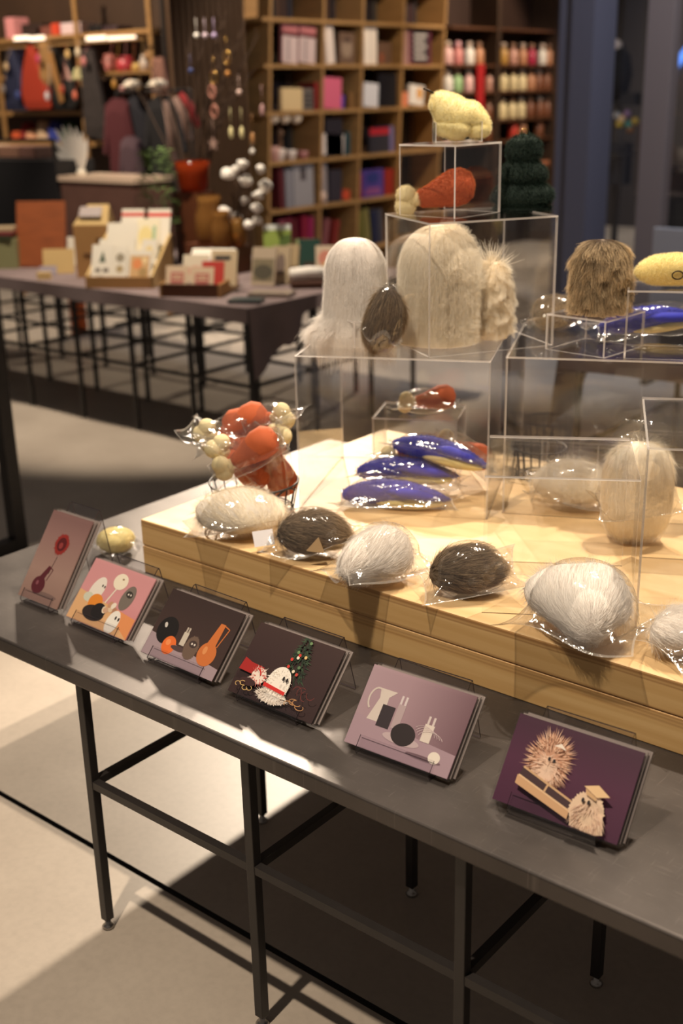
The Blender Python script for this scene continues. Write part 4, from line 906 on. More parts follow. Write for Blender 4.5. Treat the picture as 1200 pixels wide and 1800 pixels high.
p = atz(8, 475, ZC); q = MB(); q.box((0, 0, .08), (.22, .12, .16)); tag(q.build('storage_box', C((130, 130, 92), .7), None, loc=(p.x-.1, p.y+.05, ZC+.001), rot=(0, 0, RZ)), 'olive grey box at the left frame edge on the card table', 'box')
for k, c_ in enumerate(((50, 60, 40), (120, 40, 50), (170, 150, 120))):
    q = MB(); q.box((0, 0, 0), (.2, .13, .02)); tag(q.build('flat_book', C(c_, .5), None, loc=(p.x-.1, p.y+.05, ZC+.173+.021*k), rot=(0, 0, RZ+.1*k-.1)), ('dark green', 'dark red', 'tan')[k]+' book lying on the olive grey box', 'book')

# ------------------------------------------------------------------ vases, dried branches and cotton on the card table
YV = 4.5
def V(px, py, y=YV): return atp(px, py, 1, y)
def glassy(name, c, al=.5):
    if name in MATS: return MATS[name]
    m_, nt, out = new_mat(name)
    tr = N(nt, 'ShaderNodeBsdfTransparent'); tr.inputs[0].default_value = lin(c); b = N(nt, 'ShaderNodeBsdfPrincipled')
    b.inputs['Base Color'].default_value = lin(c); b.inputs['Roughness'].default_value = .1
    mx = N(nt, 'ShaderNodeMixShader'); mx.inputs[0].default_value = al
    nt.links.new(tr.outputs[0], mx.inputs[1]); nt.links.new(b.outputs[0], mx.inputs[2]); nt.links.new(mx.outputs[0], out.inputs[0]); MATS[name] = m_
    return m_
AMBER = glassy('amber_glass', (190, 140, 76), .35); REDGL = glassy('orange_glass', (196, 78, 34), .32); GREENGL = glassy('green_glass', (60, 84, 40), .6)
BARK = C((66, 48, 36), .9); LEAF = C((84, 108, 54), .7)
def vase(label, px0, px1, pyt, base_z, mat, prof=((.8, 0), (1, .15), (.95, .6), (.7, .85), (.8, 1)), y=YV):
    c = V((px0+px1)/2, pyt, y); r = (V(px1, pyt, y)-V(px0, pyt, y)).length/2*.9
    h = c.z-base_z
    q = MB(); q.lathe([(r*a, h*b_) for a, b_ in prof], 20); q.lathe([(r*a*.93, h*b_+.003) for a, b_ in prof][::-1], 20, caps=False)
    return tag(q.build('glass_vase', mat, None, loc=(c.x, y, base_z)), label, 'vase')
q = MB().box((0, 0, .07), (.36, .14, .14)); c = V(385, 430); 
tag(q.build('display_crate', DW, None, loc=(c.x, YV-.01, ZC+.001)), 'dark wooden crate raising the vases behind the cards', 'crate')
ZV = ZC+.142
vase('amber glass jar, the tallest, between the orange vase and the cotton', 345, 388, 345, ZV, AMBER)
zo = V(337, 336, YV+.13).z; p = V(337, 336, YV+.13); tag(MB().span((-.1, -.06, 0), (.1, .06, zo-ZC-.002)).build('display_block', DW, None, loc=(p.x, YV+.14, ZC+.001)), 'tall dark wooden block under the orange vase', 'block')
vase('orange glass vase standing high behind the white cards', 312, 362, 284, zo, REDGL, ((.7, 0), (.8, .15), (.85, .6), (1, 1)), YV+.13)
vase('small amber glass jar at the back of the cards', 372, 402, 372, ZV, AMBER, y=YV-.08)
# leafy plant
t0 = V(270, 262, 4.46); t = thing('potted_plant', 'dark green bushy plant in a green glass pot behind the cards', 'plant', (t0.x, 4.46, ZC+.001))
q = MB(); q.lathe([(.05, 0), (.07, .02), (.075, .14), (.06, .2)], 20); q.build('pot', GREENGL, t)
q = MB(); rr = np.random.default_rng(4)
H = t0.z-ZC
for i in range(420):
    a, z = rr.random()*6.28, .16+rr.random()**.8*(H-.16); r_ = (.04+.06*rr.random())*(1.1-.4*z/H); p = Vector((r_*math.cos(a), r_*math.sin(a), z)); d = Vector((math.cos(a), math.sin(a), .6*rr.random()-.2))*(.03+.02*rr.random()); s_ = Vector((-d.y, d.x, .01))*.28
    q.add([p, p+d*.5+s_, p+d, p+d*.5-s_], [(0, 1, 2, 3)])
q.build('foliage', LEAF, t)
# cotton branch with bolls
cb = V(420, 430); t = thing('cotton_branch', 'cotton branches with white bolls in a vase on the card table', 'dried flowers', (cb.x, YV, ZV))
CBX = cb.x
q = MB(); q.lathe([(.03, 0), (.045, .03), (.04, .1), (.028, .14)], 18); q.build('vase', AMBER, t)
bolls = [(426, 288), (412, 298), (458, 297), (432, 317), (465, 328), (454, 343), (430, 353), (451, 366), (393, 372), (413, 383), (437, 396), (452, 388), (412, 417), (400, 306)]
q = MB()
for i, (px, py) in enumerate(bolls):
    b = V(px, py, YV+.04*math.sin(i*2.3)) - Vector((CBX, YV, ZV)); mid = Vector((b.x*.4+.01*math.sin(i), b.y*.4, .14+(b.z-.14)*.45))
    q.tube([(0, 0, .05), mid, b], [.004, .003, .0022], 6)
q.build('stems', BARK, t)
for i, (px, py) in enumerate(bolls):
    b = V(px, py, YV+.04*math.sin(i*2.3)) - Vector((CBX, YV, ZV)); s_ = .026+.006*math.sin(i*5)
    q = MB(); q.blob(b, (s_*1.15, s_, s_*.95), 14, 10, lump(60+i, .22, 3)); q.build('cotton_boll', WHITE, t)
# dried tall branches hung with ornaments
vb = V(338, 400, 4.78); t = thing('dried_branches', 'tall dried branches hung with small ornaments, rising from the card table', 'dried branches', (vb.x, 4.78, ZC+.001))
q = MB(); q.lathe([(.03, 0), (.05, .04), (.045, .12), (.03, .16)], 18); q.build('vase', GREENGL, t)
tips = [(250, 92), (285, 130), (335, 68), (360, 60), (395, 85), (430, 40), (448, 120), (400, 20), (300, 180), (455, 60), (375, 130), (420, 150), (236, 150)]
BRT = []
q = MB()
for i, (px, py) in enumerate(tips):
    b = V(px, py, 4.78+.10*math.sin(i*1.7)) - Vector((vb.x, 4.78, ZC+.001)); mid = Vector((b.x*.35+.02*math.sin(i*3), b.y*.4, .16+(b.z-.16)*.55)); m3 = Vector((b.x*.75+.015*math.cos(i*5), b.y*.8, .16+(b.z-.16)*.85))
    q.tube([(0, 0, .06), mid, m3, b], [.006, .005, .0035, .002], 6); BRT.append((m3, b))
    for k in range(3):
        s_ = m3.lerp(b, .3*k); q.tube([s_, s_+Vector((.05*math.sin(i+k*2), .02, .06+.02*k))], [.0025, .001], 5)
q.build('twigs', BARK, t)
PINKM = C((190, 128, 112), .5)
orn = [((372, 150), 'ring', PINKM, 'pink beaded ring ornament'), ((376, 185), 'ring', PINKM, 'long pink beaded loop ornament'), ((374, 235), 'star', C((170, 140, 130), .5), 'grey-pink star ornament'), ((405, 215), 'drop', PALEY, 'pair of pale drops, left one'), ((424, 215), 'drop', PALEY, 'pair of pale drops, right one'),
       ((443, 225), 'drop', C((190, 140, 90), .5), 'long tan tassel ornament'), ((443, 262), 'ball', WHITE, 'small white ball ornament'), ((420, 158), 'ball', C((220, 190, 180), .4), 'pink bead ornament'), ((345, 58), 'ball', WHITE, 'white bead ornament, leftmost of three high ones'),
       ((360, 58), 'ball', C((215, 195, 210), .4), 'lilac bead ornament, middle of three high ones'), ((376, 58), 'ball', C((190, 170, 210), .4), 'violet bead ornament, rightmost of three high ones'), ((398, 90), 'ring', GOLD, 'small gold hoop ornament'), ((375, 125), 'ring', GOLD, 'gold bead cluster ornament'), ((400, 125), 'ball', C((190, 130, 60), .4), 'amber bead ornament'), ((335, 120), 'ball', C((40, 60, 120), .4), 'dark blue bead ornament'), ((460, 175), 'drop', C((190, 150, 150), .5), 'pale rose tassel ornament')]
for (px, py), kd, mt, txt in orn:
    p = V(px, py, 4.5); q = MB()
    if kd == 'ring': q.tube([(.022*math.cos(a), 0, -.03+.03*math.sin(a)) for a in np.linspace(0, 6.28, 14)[:-1]], .005, 6, True)
    elif kd == 'ball': q.blob((0, 0, -.012), (.014, .014, .014), 12, 8)
    elif kd == 'drop': q.blob((0, 0, -.05), (.013, .008, .03), 12, 8)
    else: q.add([((.035 if k % 2 == 0 else .014)*math.cos(PI/2+k*PI/5), s_, -.05+(.035 if k % 2 == 0 else .014)*math.sin(PI/2+k*PI/5)) for s_ in (-.004, .004) for k in range(10)], [tuple(range(10)), tuple(range(19, 9, -1))]+[(k, k+10, (k+1) % 10+10, (k+1) % 10) for k in range(10)])
    q.tube([(0, 0, -.02), (0, 0, .07)], .0012, 5)
    tag(q.build('hanging_ornament', mt, None, loc=p), txt+' hanging from the dried branches', 'ornament')

# ------------------------------------------------------------------ left wall unit with hanging bags
GOLDWOOD = plain('warm_shelf_wood', (162, 122, 74), .5, noise=.15, nscale=4, stretch=(1, 1, 8))
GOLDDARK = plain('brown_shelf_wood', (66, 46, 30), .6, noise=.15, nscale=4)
YU = 6.1
def U(px, py, y=YU): return atp(px, py, 1, y)
xl, xr = -9.4, -6.70
t = thing('wall_shelf', 'warm brown wall shelving with a hanging rail at the left', 'shelf', ((xl+xr)/2, YU+.15, 0))
def ushelf(py, nm, d=.3, th=.03):
    z = U(150, py).z; lpart(t, lambda q: q.span((xl, YU, z-th), (xr, YU+d, z)), nm, GOLDWOOD); return z
zs1 = ushelf(58, 'shelf'); zs2 = ushelf(195, 'shelf'); zs3 = ushelf(250, 'shelf'); zs4 = ushelf(128, 'shelf', .25, .02)
ztop = U(150, -40).z
for px in (8, 150, 295):
    x = min(U(px, 200).x, xr-.02); lpart(t, lambda q: q.span((x-.02, YU-.02, 0), (x+.02, YU-.002, ztop)), 'upright', GOLDWOOD)
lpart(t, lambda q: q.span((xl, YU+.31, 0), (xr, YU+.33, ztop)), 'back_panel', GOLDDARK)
zr = U(100, 80).z; lpart(t, lambda q: q.tube([(xl, YU-.09, zr), (xr, YU-.09, zr)], .008, 8), 'hanging_rail', GOLDWOOD)
lpart(t, lambda q: [q.bar((x, YU-.09, zr), (x, YU, zr), .012) for x in (xl+.1, xl+1.4, xr-.1)], 'rail_bracket', GOLDWOOD)
for i, (a, b_) in enumerate(((25, 50), (52, 78), (152, 186), (190, 238))):
    A_, B_ = U(a, 68, YU-.03), U(b_, 66, YU-.03); q = MB().bar(A_, B_, .012, .03)
    tag(q.build('shelf_light', plain('lit_tube', (255, 232, 205), .4, emit=1.3)), ('leftmost', 'second from left', 'third from left', 'rightmost')[i]+' bright strip light under the left wall shelf', 'strip light')
def hang(name, label, cat, px0, px1, py0, py1, mat, shape, y=YU-.09, d=.06, group=None):
    """soft thing hanging from the rail: outline in fractions, given real thickness"""
    a, b_ = U(px0, py1, y), U(px1, py0, y); w, h = b_.x-a.x, b_.z-a.z; n = len(shape)
    q = MB(); cx = (a.x+b_.x)/2
    rings = []
    for s_, k in ((-.5, .75), (-.25, 1), (.25, 1), (.5, .75)):
        rings.append([(((u-.5)*k)*w, s_*d, (v-.5)*k*h+h/2) for u, v in shape])
    vs = sum(rings, []); fs = [tuple(range(n)), tuple(range(4*n-1, 3*n-1, -1))]
    for r_ in range(3): fs += [(r_*n+k, r_*n+(k+1) % n, (r_+1)*n+(k+1) % n, (r_+1)*n+k) for k in range(n)]
    q.add(vs, fs, 0, False)
    o = q.build(name, mat, None, loc=(cx, y, a.z)); return tag(o, label, cat, group)
BAG = [(.42, 1), (.58, 1), (.8, .62), (1, .08), (.9, 0), (.1, 0), (0, .08), (.2, .62)]
TOTE = [(.3, 1), (.42, 1), (.46, .5), (.7, .5), (.72, .9), (.82, .9), (1, .1), (.85, 0), (.2, 0), (.05, .12), (.2, .5)]
hang('fabric_bag', 'dark navy cloth bag hanging at the far left of the rail', 'bag', 12, 42, 84, 195, C((26, 30, 58), .8), BAG)
hang('fabric_bag', 'rust red cloth bag hanging beside the navy one', 'bag', 38, 84, 78, 192, C((156, 46, 20), .8), BAG)
hang('scarf', 'tan scarf hanging between the red bag and the black tote', 'scarf', 74, 90, 72, 150, C((150, 112, 66), .8), [(.2, 1), (.8, 1), (1, .1), (.8, 0), (.2, 0), (0, .1)])
hang('tote_bag', 'black tote bag with a tan lining hanging on the rail', 'bag', 90, 128, 82, 192, C((22, 19, 18), .7), TOTE)
hang('scarf', 'tan strap hanging in front of the black tote', 'scarf', 92, 104, 90, 182, C((150, 106, 56), .8), [(0, 1), (.4, 1), (1, .05), (.7, 0)], YU-.14, .02)
hang('pendant_bag', 'small pink and white pouch hanging right of the black tote', 'pouch', 113, 126, 108, 145, C((206, 160, 150), .6), BAG)
hang('pendant_bag', 'small pale green pouch hanging at the end of the rail', 'pouch', 130, 146, 118, 142, C((196, 190, 140), .6), BAG)
hang('scarf', 'dark grey patterned scarf hanging right of the shelf upright', 'scarf', 152, 182, 85, 245, C((54, 46, 44), .9, noise=.5, nscale=30), [(.1, 1), (.6, 1), (1, .05), (.7, 0), (0, .04)])
sh = [(28, 62, 'dark brown box', (52, 36, 30), 40), (54, 80, 'brown patterned tin', (120, 70, 58), 45), (80, 92, 'orange red box', (206, 70, 40), 40), (97, 131, 'white and pink box', (222, 196, 196), 38), (145, 165, 'black case', (26, 22, 22), 42), (170, 195, 'dark purple case', (66, 48, 52), 44), (0, 12, 'pink lampshade', (226, 150, 150), 30), (226, 246, 'black round case', (24, 20, 20), 48)]
for a, b_, txt, c_, top in sh:
    A_, B_ = U(a, 57), U(b_, top); q = MB().box((0, 0, (B_.z-zs1)/2), (B_.x-A_.x, .16, B_.z-zs1)); tag(q.build('storage_box', C(c_, .5), None, loc=((A_.x+B_.x)/2, YU+.13, zs1+.001), bevel=.01), txt+' on the top left wall shelf', 'box')
goods = [(168, 185, 95, 'dusky pink jar', (170, 100, 90)), (193, 214, 98, 'red jar with a pink lid', (190, 60, 70)), (217, 229, 110, 'yellow jar', (196, 160, 80)), (232, 246, 96, 'white bottle', (206, 190, 176)), (250, 262, 104, 'rose jar', (160, 90, 84))]
for a, b_, top, txt, c_ in goods:
    A_, B_ = U(a, 128), U(b_, top); r_ = (B_.x-A_.x)/2; h = B_.z-zs4; q = MB(); q.lathe([(r_, 0), (r_, h*.7), (r_*.7, h*.82), (r_*.75, h)], 16)
    tag(q.build('jar', C(c_, .35), None, loc=((A_.x+B_.x)/2, YU+.1, zs4+.001)), txt+' on the second left wall shelf', 'jar')
low = [(22, 40, 215, 'dark red felt hat', (120, 24, 26)), (50, 68, 212, 'beige felt hat', (190, 160, 130)), (70, 92, 212, 'royal blue felt hat', (40, 52, 130)), (93, 112, 214, 'dark green felt hat', (36, 76, 56)), (2, 16, 232, 'orange felt hat', (196, 84, 44)), (30, 50, 228, 'peach felt hat', (206, 150, 116))]
for a, b_, top, txt, c_ in low:
    A_, B_ = U(a, 250, YU-.0), U(b_, top, YU); r_ = (B_.x-A_.x)/2; h = max(.04, B_.z-zs3)
    q = MB(); q.lathe([(r_*1.25, 0), (r_*1.2, .006), (r_*.9, .012), (r_*.85, h*.6), (r_*.6, h*.95), (.003, h)], 18); tag(q.build('felt_hat', C(c_, .9), None, loc=((A_.x+B_.x)/2, YU+.12, zs3+.001)), txt+' on the lowest left wall shelf', 'hat')
hang_small = [(146, 100, 'pink', (206, 130, 126)), (118, 88, 'pale gold', (206, 170, 110)), (136, 84, 'cream', (220, 200, 170)), (108, 150, 'rust', (170, 70, 44)), (131, 160, 'coral', (210, 110, 84)), (66, 96, 'magenta', (180, 60, 96)), (10, 110, 'beige', (190, 160, 120)), (5, 150, 'grey', (120, 110, 106)), (188, 110, 'rose', (180, 104, 96)), (258, 90, 'tan', (176, 130, 80)), (82, 162, 'silver', (200, 196, 200)), (30, 160, 'blue', (60, 74, 130)), (200, 140, 'ochre', (180, 130, 60)), (214, 150, 'dusky pink', (180, 120, 116)), (243, 142, 'brass', (190, 150, 90)), (228, 140, 'copper', (176, 104, 66))]
for px, py, cn, c_ in hang_small:
    p = U(px, py, YU-.17); q = MB(); q.blob((0, 0, -.03), (.026, .012, .034), 12, 8); q.tube([(0, 0, 0), (0, .03, .05), (0, .075, zr-p.z)], .0015, 5)
    tag(q.build('charm', C(c_, .45), None, loc=p), '%s charm hanging in front of the left shelving' % cn, 'charm', 'charms in front of the left shelving')
# black counter, brown counter and what is on them
yk = 4.66
A_, B_ = U(-6, 510, yk), U(97, 283, yk)
t = thing('display_case', 'black display case at the left edge on the card table', 'display case', ((A_.x+B_.x)/2, yk+.15, ZC))
lpart(t, lambda q: q.span((A_.x, yk, ZC+.001), (B_.x, yk+.3, B_.z)), 'case_body', C((20, 19, 22), .6), bevel=.004)
lpart(t, lambda q: [q.bar((A_.x, yk+.01, B_.z+.12), (B_.x, yk+.01, B_.z+.12), .02), q.bar((B_.x-.012, yk+.01, B_.z), (B_.x-.012, yk+.01, B_.z+.11), .02)], 'guard_rail', C((20, 19, 22), .6))
zk = B_.z
for i, (a, b_, c_, txt) in enumerate(((2, 22, (196, 176, 150), 'cream'), (26, 60, (132, 96, 78), 'brown'), (62, 88, (110, 76, 66), 'dusky brown'))):
    P_, Q_ = U(a, 280, yk+.2), U(b_, 262, yk+.2); q = MB().box((0, 0, .04), (Q_.x-P_.x, .14, .08)); tag(q.build('gift_box', C(c_, .6), None, loc=((P_.x+Q_.x)/2, yk+.15, zk+.001), bevel=.01), txt+' box on top of the black display case', 'box')
A_, B_ = U(124, 500, yk), U(232, 314, yk)
t = thing('display_case', 'brown velvet display case with a pale lit top behind the kraft box', 'display case', ((A_.x+B_.x)/2, yk+.15, ZC))
lpart(t, lambda q: q.span((A_.x, yk, ZC+.001), (B_.x, yk+.3, B_.z-.03)), 'case_body', plain('brown_velvet', (96, 66, 56), .8, noise=.15, nscale=9))
lpart(t, lambda q: q.span((A_.x-.01, yk-.01, B_.z-.03), (B_.x+.01, yk+.31, B_.z)), 'case_top', C((214, 190, 168), .25))
zk2 = B_.z
# fan of white feathers, straw disc
p = U(150, 306, yk+.18); t = thing('feather_fan', 'white fan of large feathers on the brown display case', 'feather fan', (p.x, yk+.15, zk2+.001))
q = MB(); q.lathe([(.03, 0), (.03, .02), (.012, .03)], 14); q.build('base', OFFW, t)
for k in range(8):
    a = R(24+13*k) if False else R(62+13*k); d = Vector((math.cos(a), -.1, math.sin(a))); s_ = Vector((-d.z, 0, d.x)); Lf = .30-.018*abs(k-5)
    q = MB(); vs = []
    for i in range(9):
        u = i/8; w_ = .026*math.sin(PI*min(1, u*.92+.06))**.7; c_ = d*(.03+u*Lf)
        vs += [c_-s_*w_+Vector((0, .004*k, 0)), c_+Vector((0, .004*k-.004, 0)), c_+s_*w_+Vector((0, .004*k, 0))]
    q.add(vs, [(3*i+j, 3*i+3+j, 3*i+4+j, 3*i+1+j) for i in range(8) for j in (0, 1)], 0, True); q.build('feather', WHITE, t)
p = U(114, 320, 5.36); q = MB(); q.lathe([(.115, 0), (.11, .02), (.06, .035), (.055, .07), (.002, .085)], 24); P_ = U(112, 300, 5.22)
hat = tag(q.build('straw_hat', C((222, 180, 110), .8), None, loc=(P_.x, 5.22, P_.z-.03)), 'pale straw hat on an orange stand behind the display cases', 'hat')
tag(MB().lathe([(.06, 0), (.05, P_.z-.03-.002)], 20).build('hat_stand', C((196, 92, 36), .7), None, loc=(P_.x, 5.22, .001)), 'orange cylinder stand under the straw hat', 'stand')
# garments on a rack
YG = 5.75
z0 = U(270, 160, YG).z
t = thing('garment_rack', 'black garment rack carrying the hanging coats', 'clothes rack', (U(270, 200, YG).x, YG, 0))
ra, rb = U(205, 160, YG).x, U(350, 160, YG).x; rb = min(rb, -6.0)
lpart(t, lambda q: q.tube([(ra, YG, z0), (rb, YG, z0)], .012, 8), 'rail', BLACK)
for x in (ra, rb): lpart(t, lambda q: [q.bar((x, YG, 0), (x, YG, z0), .022), q.bar((x, YG-.2, .015), (x, YG+.2, .015), .022)], 'stand_leg', BLACK)
COAT = [(.4, 1), (.6, 1), (.82, .93), (1, .45), (.93, .42), (.8, .72), (.82, 0), (.18, 0), (.2, .72), (.07, .42), (0, .45), (.18, .93)]
def coat(label, px0, px1, py0, py1, c_, y, lap=None):
    o = hang('coat', label, 'coat', px0, px1, py0, py1, C(c_, .9), COAT, y, .09)
    return o
coat('maroon coat, leftmost on the rack', 192, 238, 172, 345, (84, 32, 38), YG-.02)
coat('dark navy coat, second on the rack', 226, 272, 168, 340, (28, 27, 36), YG+.02)
coat('dusky violet coat hanging low on the rack', 218, 252, 240, 372, (88, 66, 74), YG-.12)
coat('black coat with grey lapels on the rack', 262, 320, 168, 340, (24, 21, 24), YG-.03)
for (x0_, y0_, x1_, y1_), txt, c_ in (((290, 178, 305, 285), 'grey-beige scarf draped on the black coat, left', (150, 122, 112)), ((308, 172, 332, 245), 'grey-beige scarf draped on the black coat, right', (150, 122, 112)), ((318, 166, 346, 222), 'red scarf at the right end of the rack', (140, 30, 34))):
    A_, B_ = U(x0_, y0_, YG-.10), U(x1_, y1_, YG-.10); q = MB(); m_ = A_.lerp(B_, .5)+Vector((.012, 0, .03)); q.tube([A_, m_, B_], [.02, .026, .024], 10); tag(q.build('scarf', C(c_, .9), None), txt, 'scarf')
for (px, py), txt in (((234, 166), 'white cap, left one on top of the coats'), ((279, 168), 'white cap, right one on top of the coats')):
    p = U(px, py, YG-.06); q = MB(); q.blob((0, 0, 0), (.06, .06, .03), 16, 10); q.blob((0, -.05, -.012), (.045, .05, .006), 14, 6); tag(q.build('cap', C((236, 224, 206), .7), None, loc=(p.x, YG-.06, z0+.046)), txt, 'cap')
for (px, py), txt, c_ in (((275, 130), 'pale brown cloth hanging above the coats', (140, 98, 84)),):
    hang('shawl', txt, 'shawl', 268, 294, 100, 166, C(c_, .9), [(.2, 1), (.8, 1), (1, 0), (0, 0)], YU-.16, .04)
# ------------------------------------------------------------------ slatted wall between the units and the back walls
XB = -6.5
q = MB()
q.span((-6.92, 6.5, 0), (-6.86, 13.2, 3.6))
struct('wall_left', q, C((44, 32, 24), .8))
struct('wall_back', MB().span((-10.2, 6.46, 0), (-6.93, 6.5, 3.6)), C((60, 42, 28), .8))
t = thing('slat_screen', 'dark brown vertical wooden slats between the left shelving and the bookcase', 'screen', (XB-.1, 6.55, 0))
lpart(t, lambda q: q.span((XB-.16, 6.14, .001), (XB-.13, 6.96, 3.4)), 'backing', C((34, 24, 18), .8))
for k in range(13):
    y = 6.16+.061*k; lpart(t, lambda q: q.span((XB-.128, y, .001), (XB-.09, y+.03, 3.4)), 'slat', plain('slat_wood', (84, 58, 34), .6))

# ------------------------------------------------------------------ bookcase along the left wall
ZSH = [.30, .712, 1.083, 1.459, 1.808, 2.141, 2.52]
YB = [7.08, 7.71, 8.22, 8.79, 9.42]
def S(px, py, x=XB): return atp(px, py, 0, x)
LEAN = .075
def ylean(y, z): return y+LEAN*(z-1.46)
bc = thing('bookcase', 'gold-brown open bookcase with leaning uprights full of books', 'bookcase', (XB-.17, 8.25, 0))
for z in ZSH: lpart(bc, lambda q: q.span((XB-.34, YB[0]-.05, z-.028), (XB, YB[-1]+.03, z)), 'shelf', GOLDWOOD)
for y in YB:
    for z0_, z1_ in zip([.001]+ZSH, ZSH+[2.9]):
        a, b_ = ylean(y, z0_), ylean(y, z1_-.028)
        lpart(bc, lambda q: q.bar((XB-.17, a, z0_), (XB-.17, b_, z1_-.028), .30, .035) if False else q.add(
            [(x, yy+s_*.014, zz) for zz, yy in ((z0_, a), (z1_-.028, b_)) for x, s_ in ((XB-.33, -1), (XB-.006, -1), (XB-.006, 1), (XB-.33, 1))],
            [(3, 2, 1, 0), (4, 5, 6, 7), (0, 1, 5, 4), (1, 2, 6, 5), (2, 3, 7, 6), (3, 0, 4, 7)]), 'upright', GOLDWOOD)
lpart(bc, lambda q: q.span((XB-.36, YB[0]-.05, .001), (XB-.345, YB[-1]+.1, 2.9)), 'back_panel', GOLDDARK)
PAGES = C((206, 192, 166), .8)
ROWN = ['lowest', 'second-lowest', 'third-lowest', 'middle', 'second-highest', 'highest', 'topmost']
ROWN = ['bottom row', 'second row up', 'third row up', 'fourth row up', 'fifth row up', 'top row']
BAYN = ['first bay', 'second bay', 'third bay', 'fourth bay']
def book(y0, y1, z, h, c, tilt=0, d=.2, x=XB-.04, label='', group=None, art=None, lean=0):
    w = y1-y0; q = MB(); cv = .004 if w < .06 else .005
    # cover faces wrap a page block: spine toward the room
    if w < .075:
        q.box((-d/2, 0, h/2), (d-.006, w-2*cv, h-.012), 1); q.box((-d/2, -w/2+cv/2, h/2), (d, cv, h)); q.box((-d/2, w/2-cv/2, h/2), (d, cv, h)); q.box((-.003, 0, h/2), (.006, w-2*cv-.0002, h))
    else:                                  # cover facing the room
        th = .03
        q.box((-th/2, 0, h/2), (th-.009, w-.012, h-.012), 1); q.box((-.002, 0, h/2), (.004, w, h)); q.box((-th+.002, 0, h/2), (.004, w, h)); q.box((-th/2, -w/2+.002, h/2), (th-.0085, .004, h))
    mats = [C(c, .5), PAGES]
    for i, (pts, c_) in enumerate(flat_art(art or [])):
        mats.append(C(c_, .5)); q.add([(.0006+.0003*i, (u-.5)*w, v*h) for u, v in pts], [tuple(range(len(pts)))], len(mats)-1)
    o = q.build('book', mats, None, loc=(x, (y0+y1)/2, z+.001+abs(math.sin(tilt))*w/2), rot=(tilt, -lean, 0))
    return tag(o, label, 'book', group)
GREYL = [poly([(.2, .15+.16*i), (.8-.1*(i % 2), .15+.16*i), (.8-.1*(i % 2), .23+.16*i), (.2, .23+.16*i)], (180, 170, 164)) for i in range(5)]
RW = [poly([(.0, 0), (1, 0), (1, .7), (0, .7)], (206, 180, 172)), poly([(.3, .05), (.45, .05), (.45, .65), (.3, .65)], (150, 130, 126)), poly([(0, .7), (1, .7), (1, .8), (0, .8)], (90, 30, 34))]
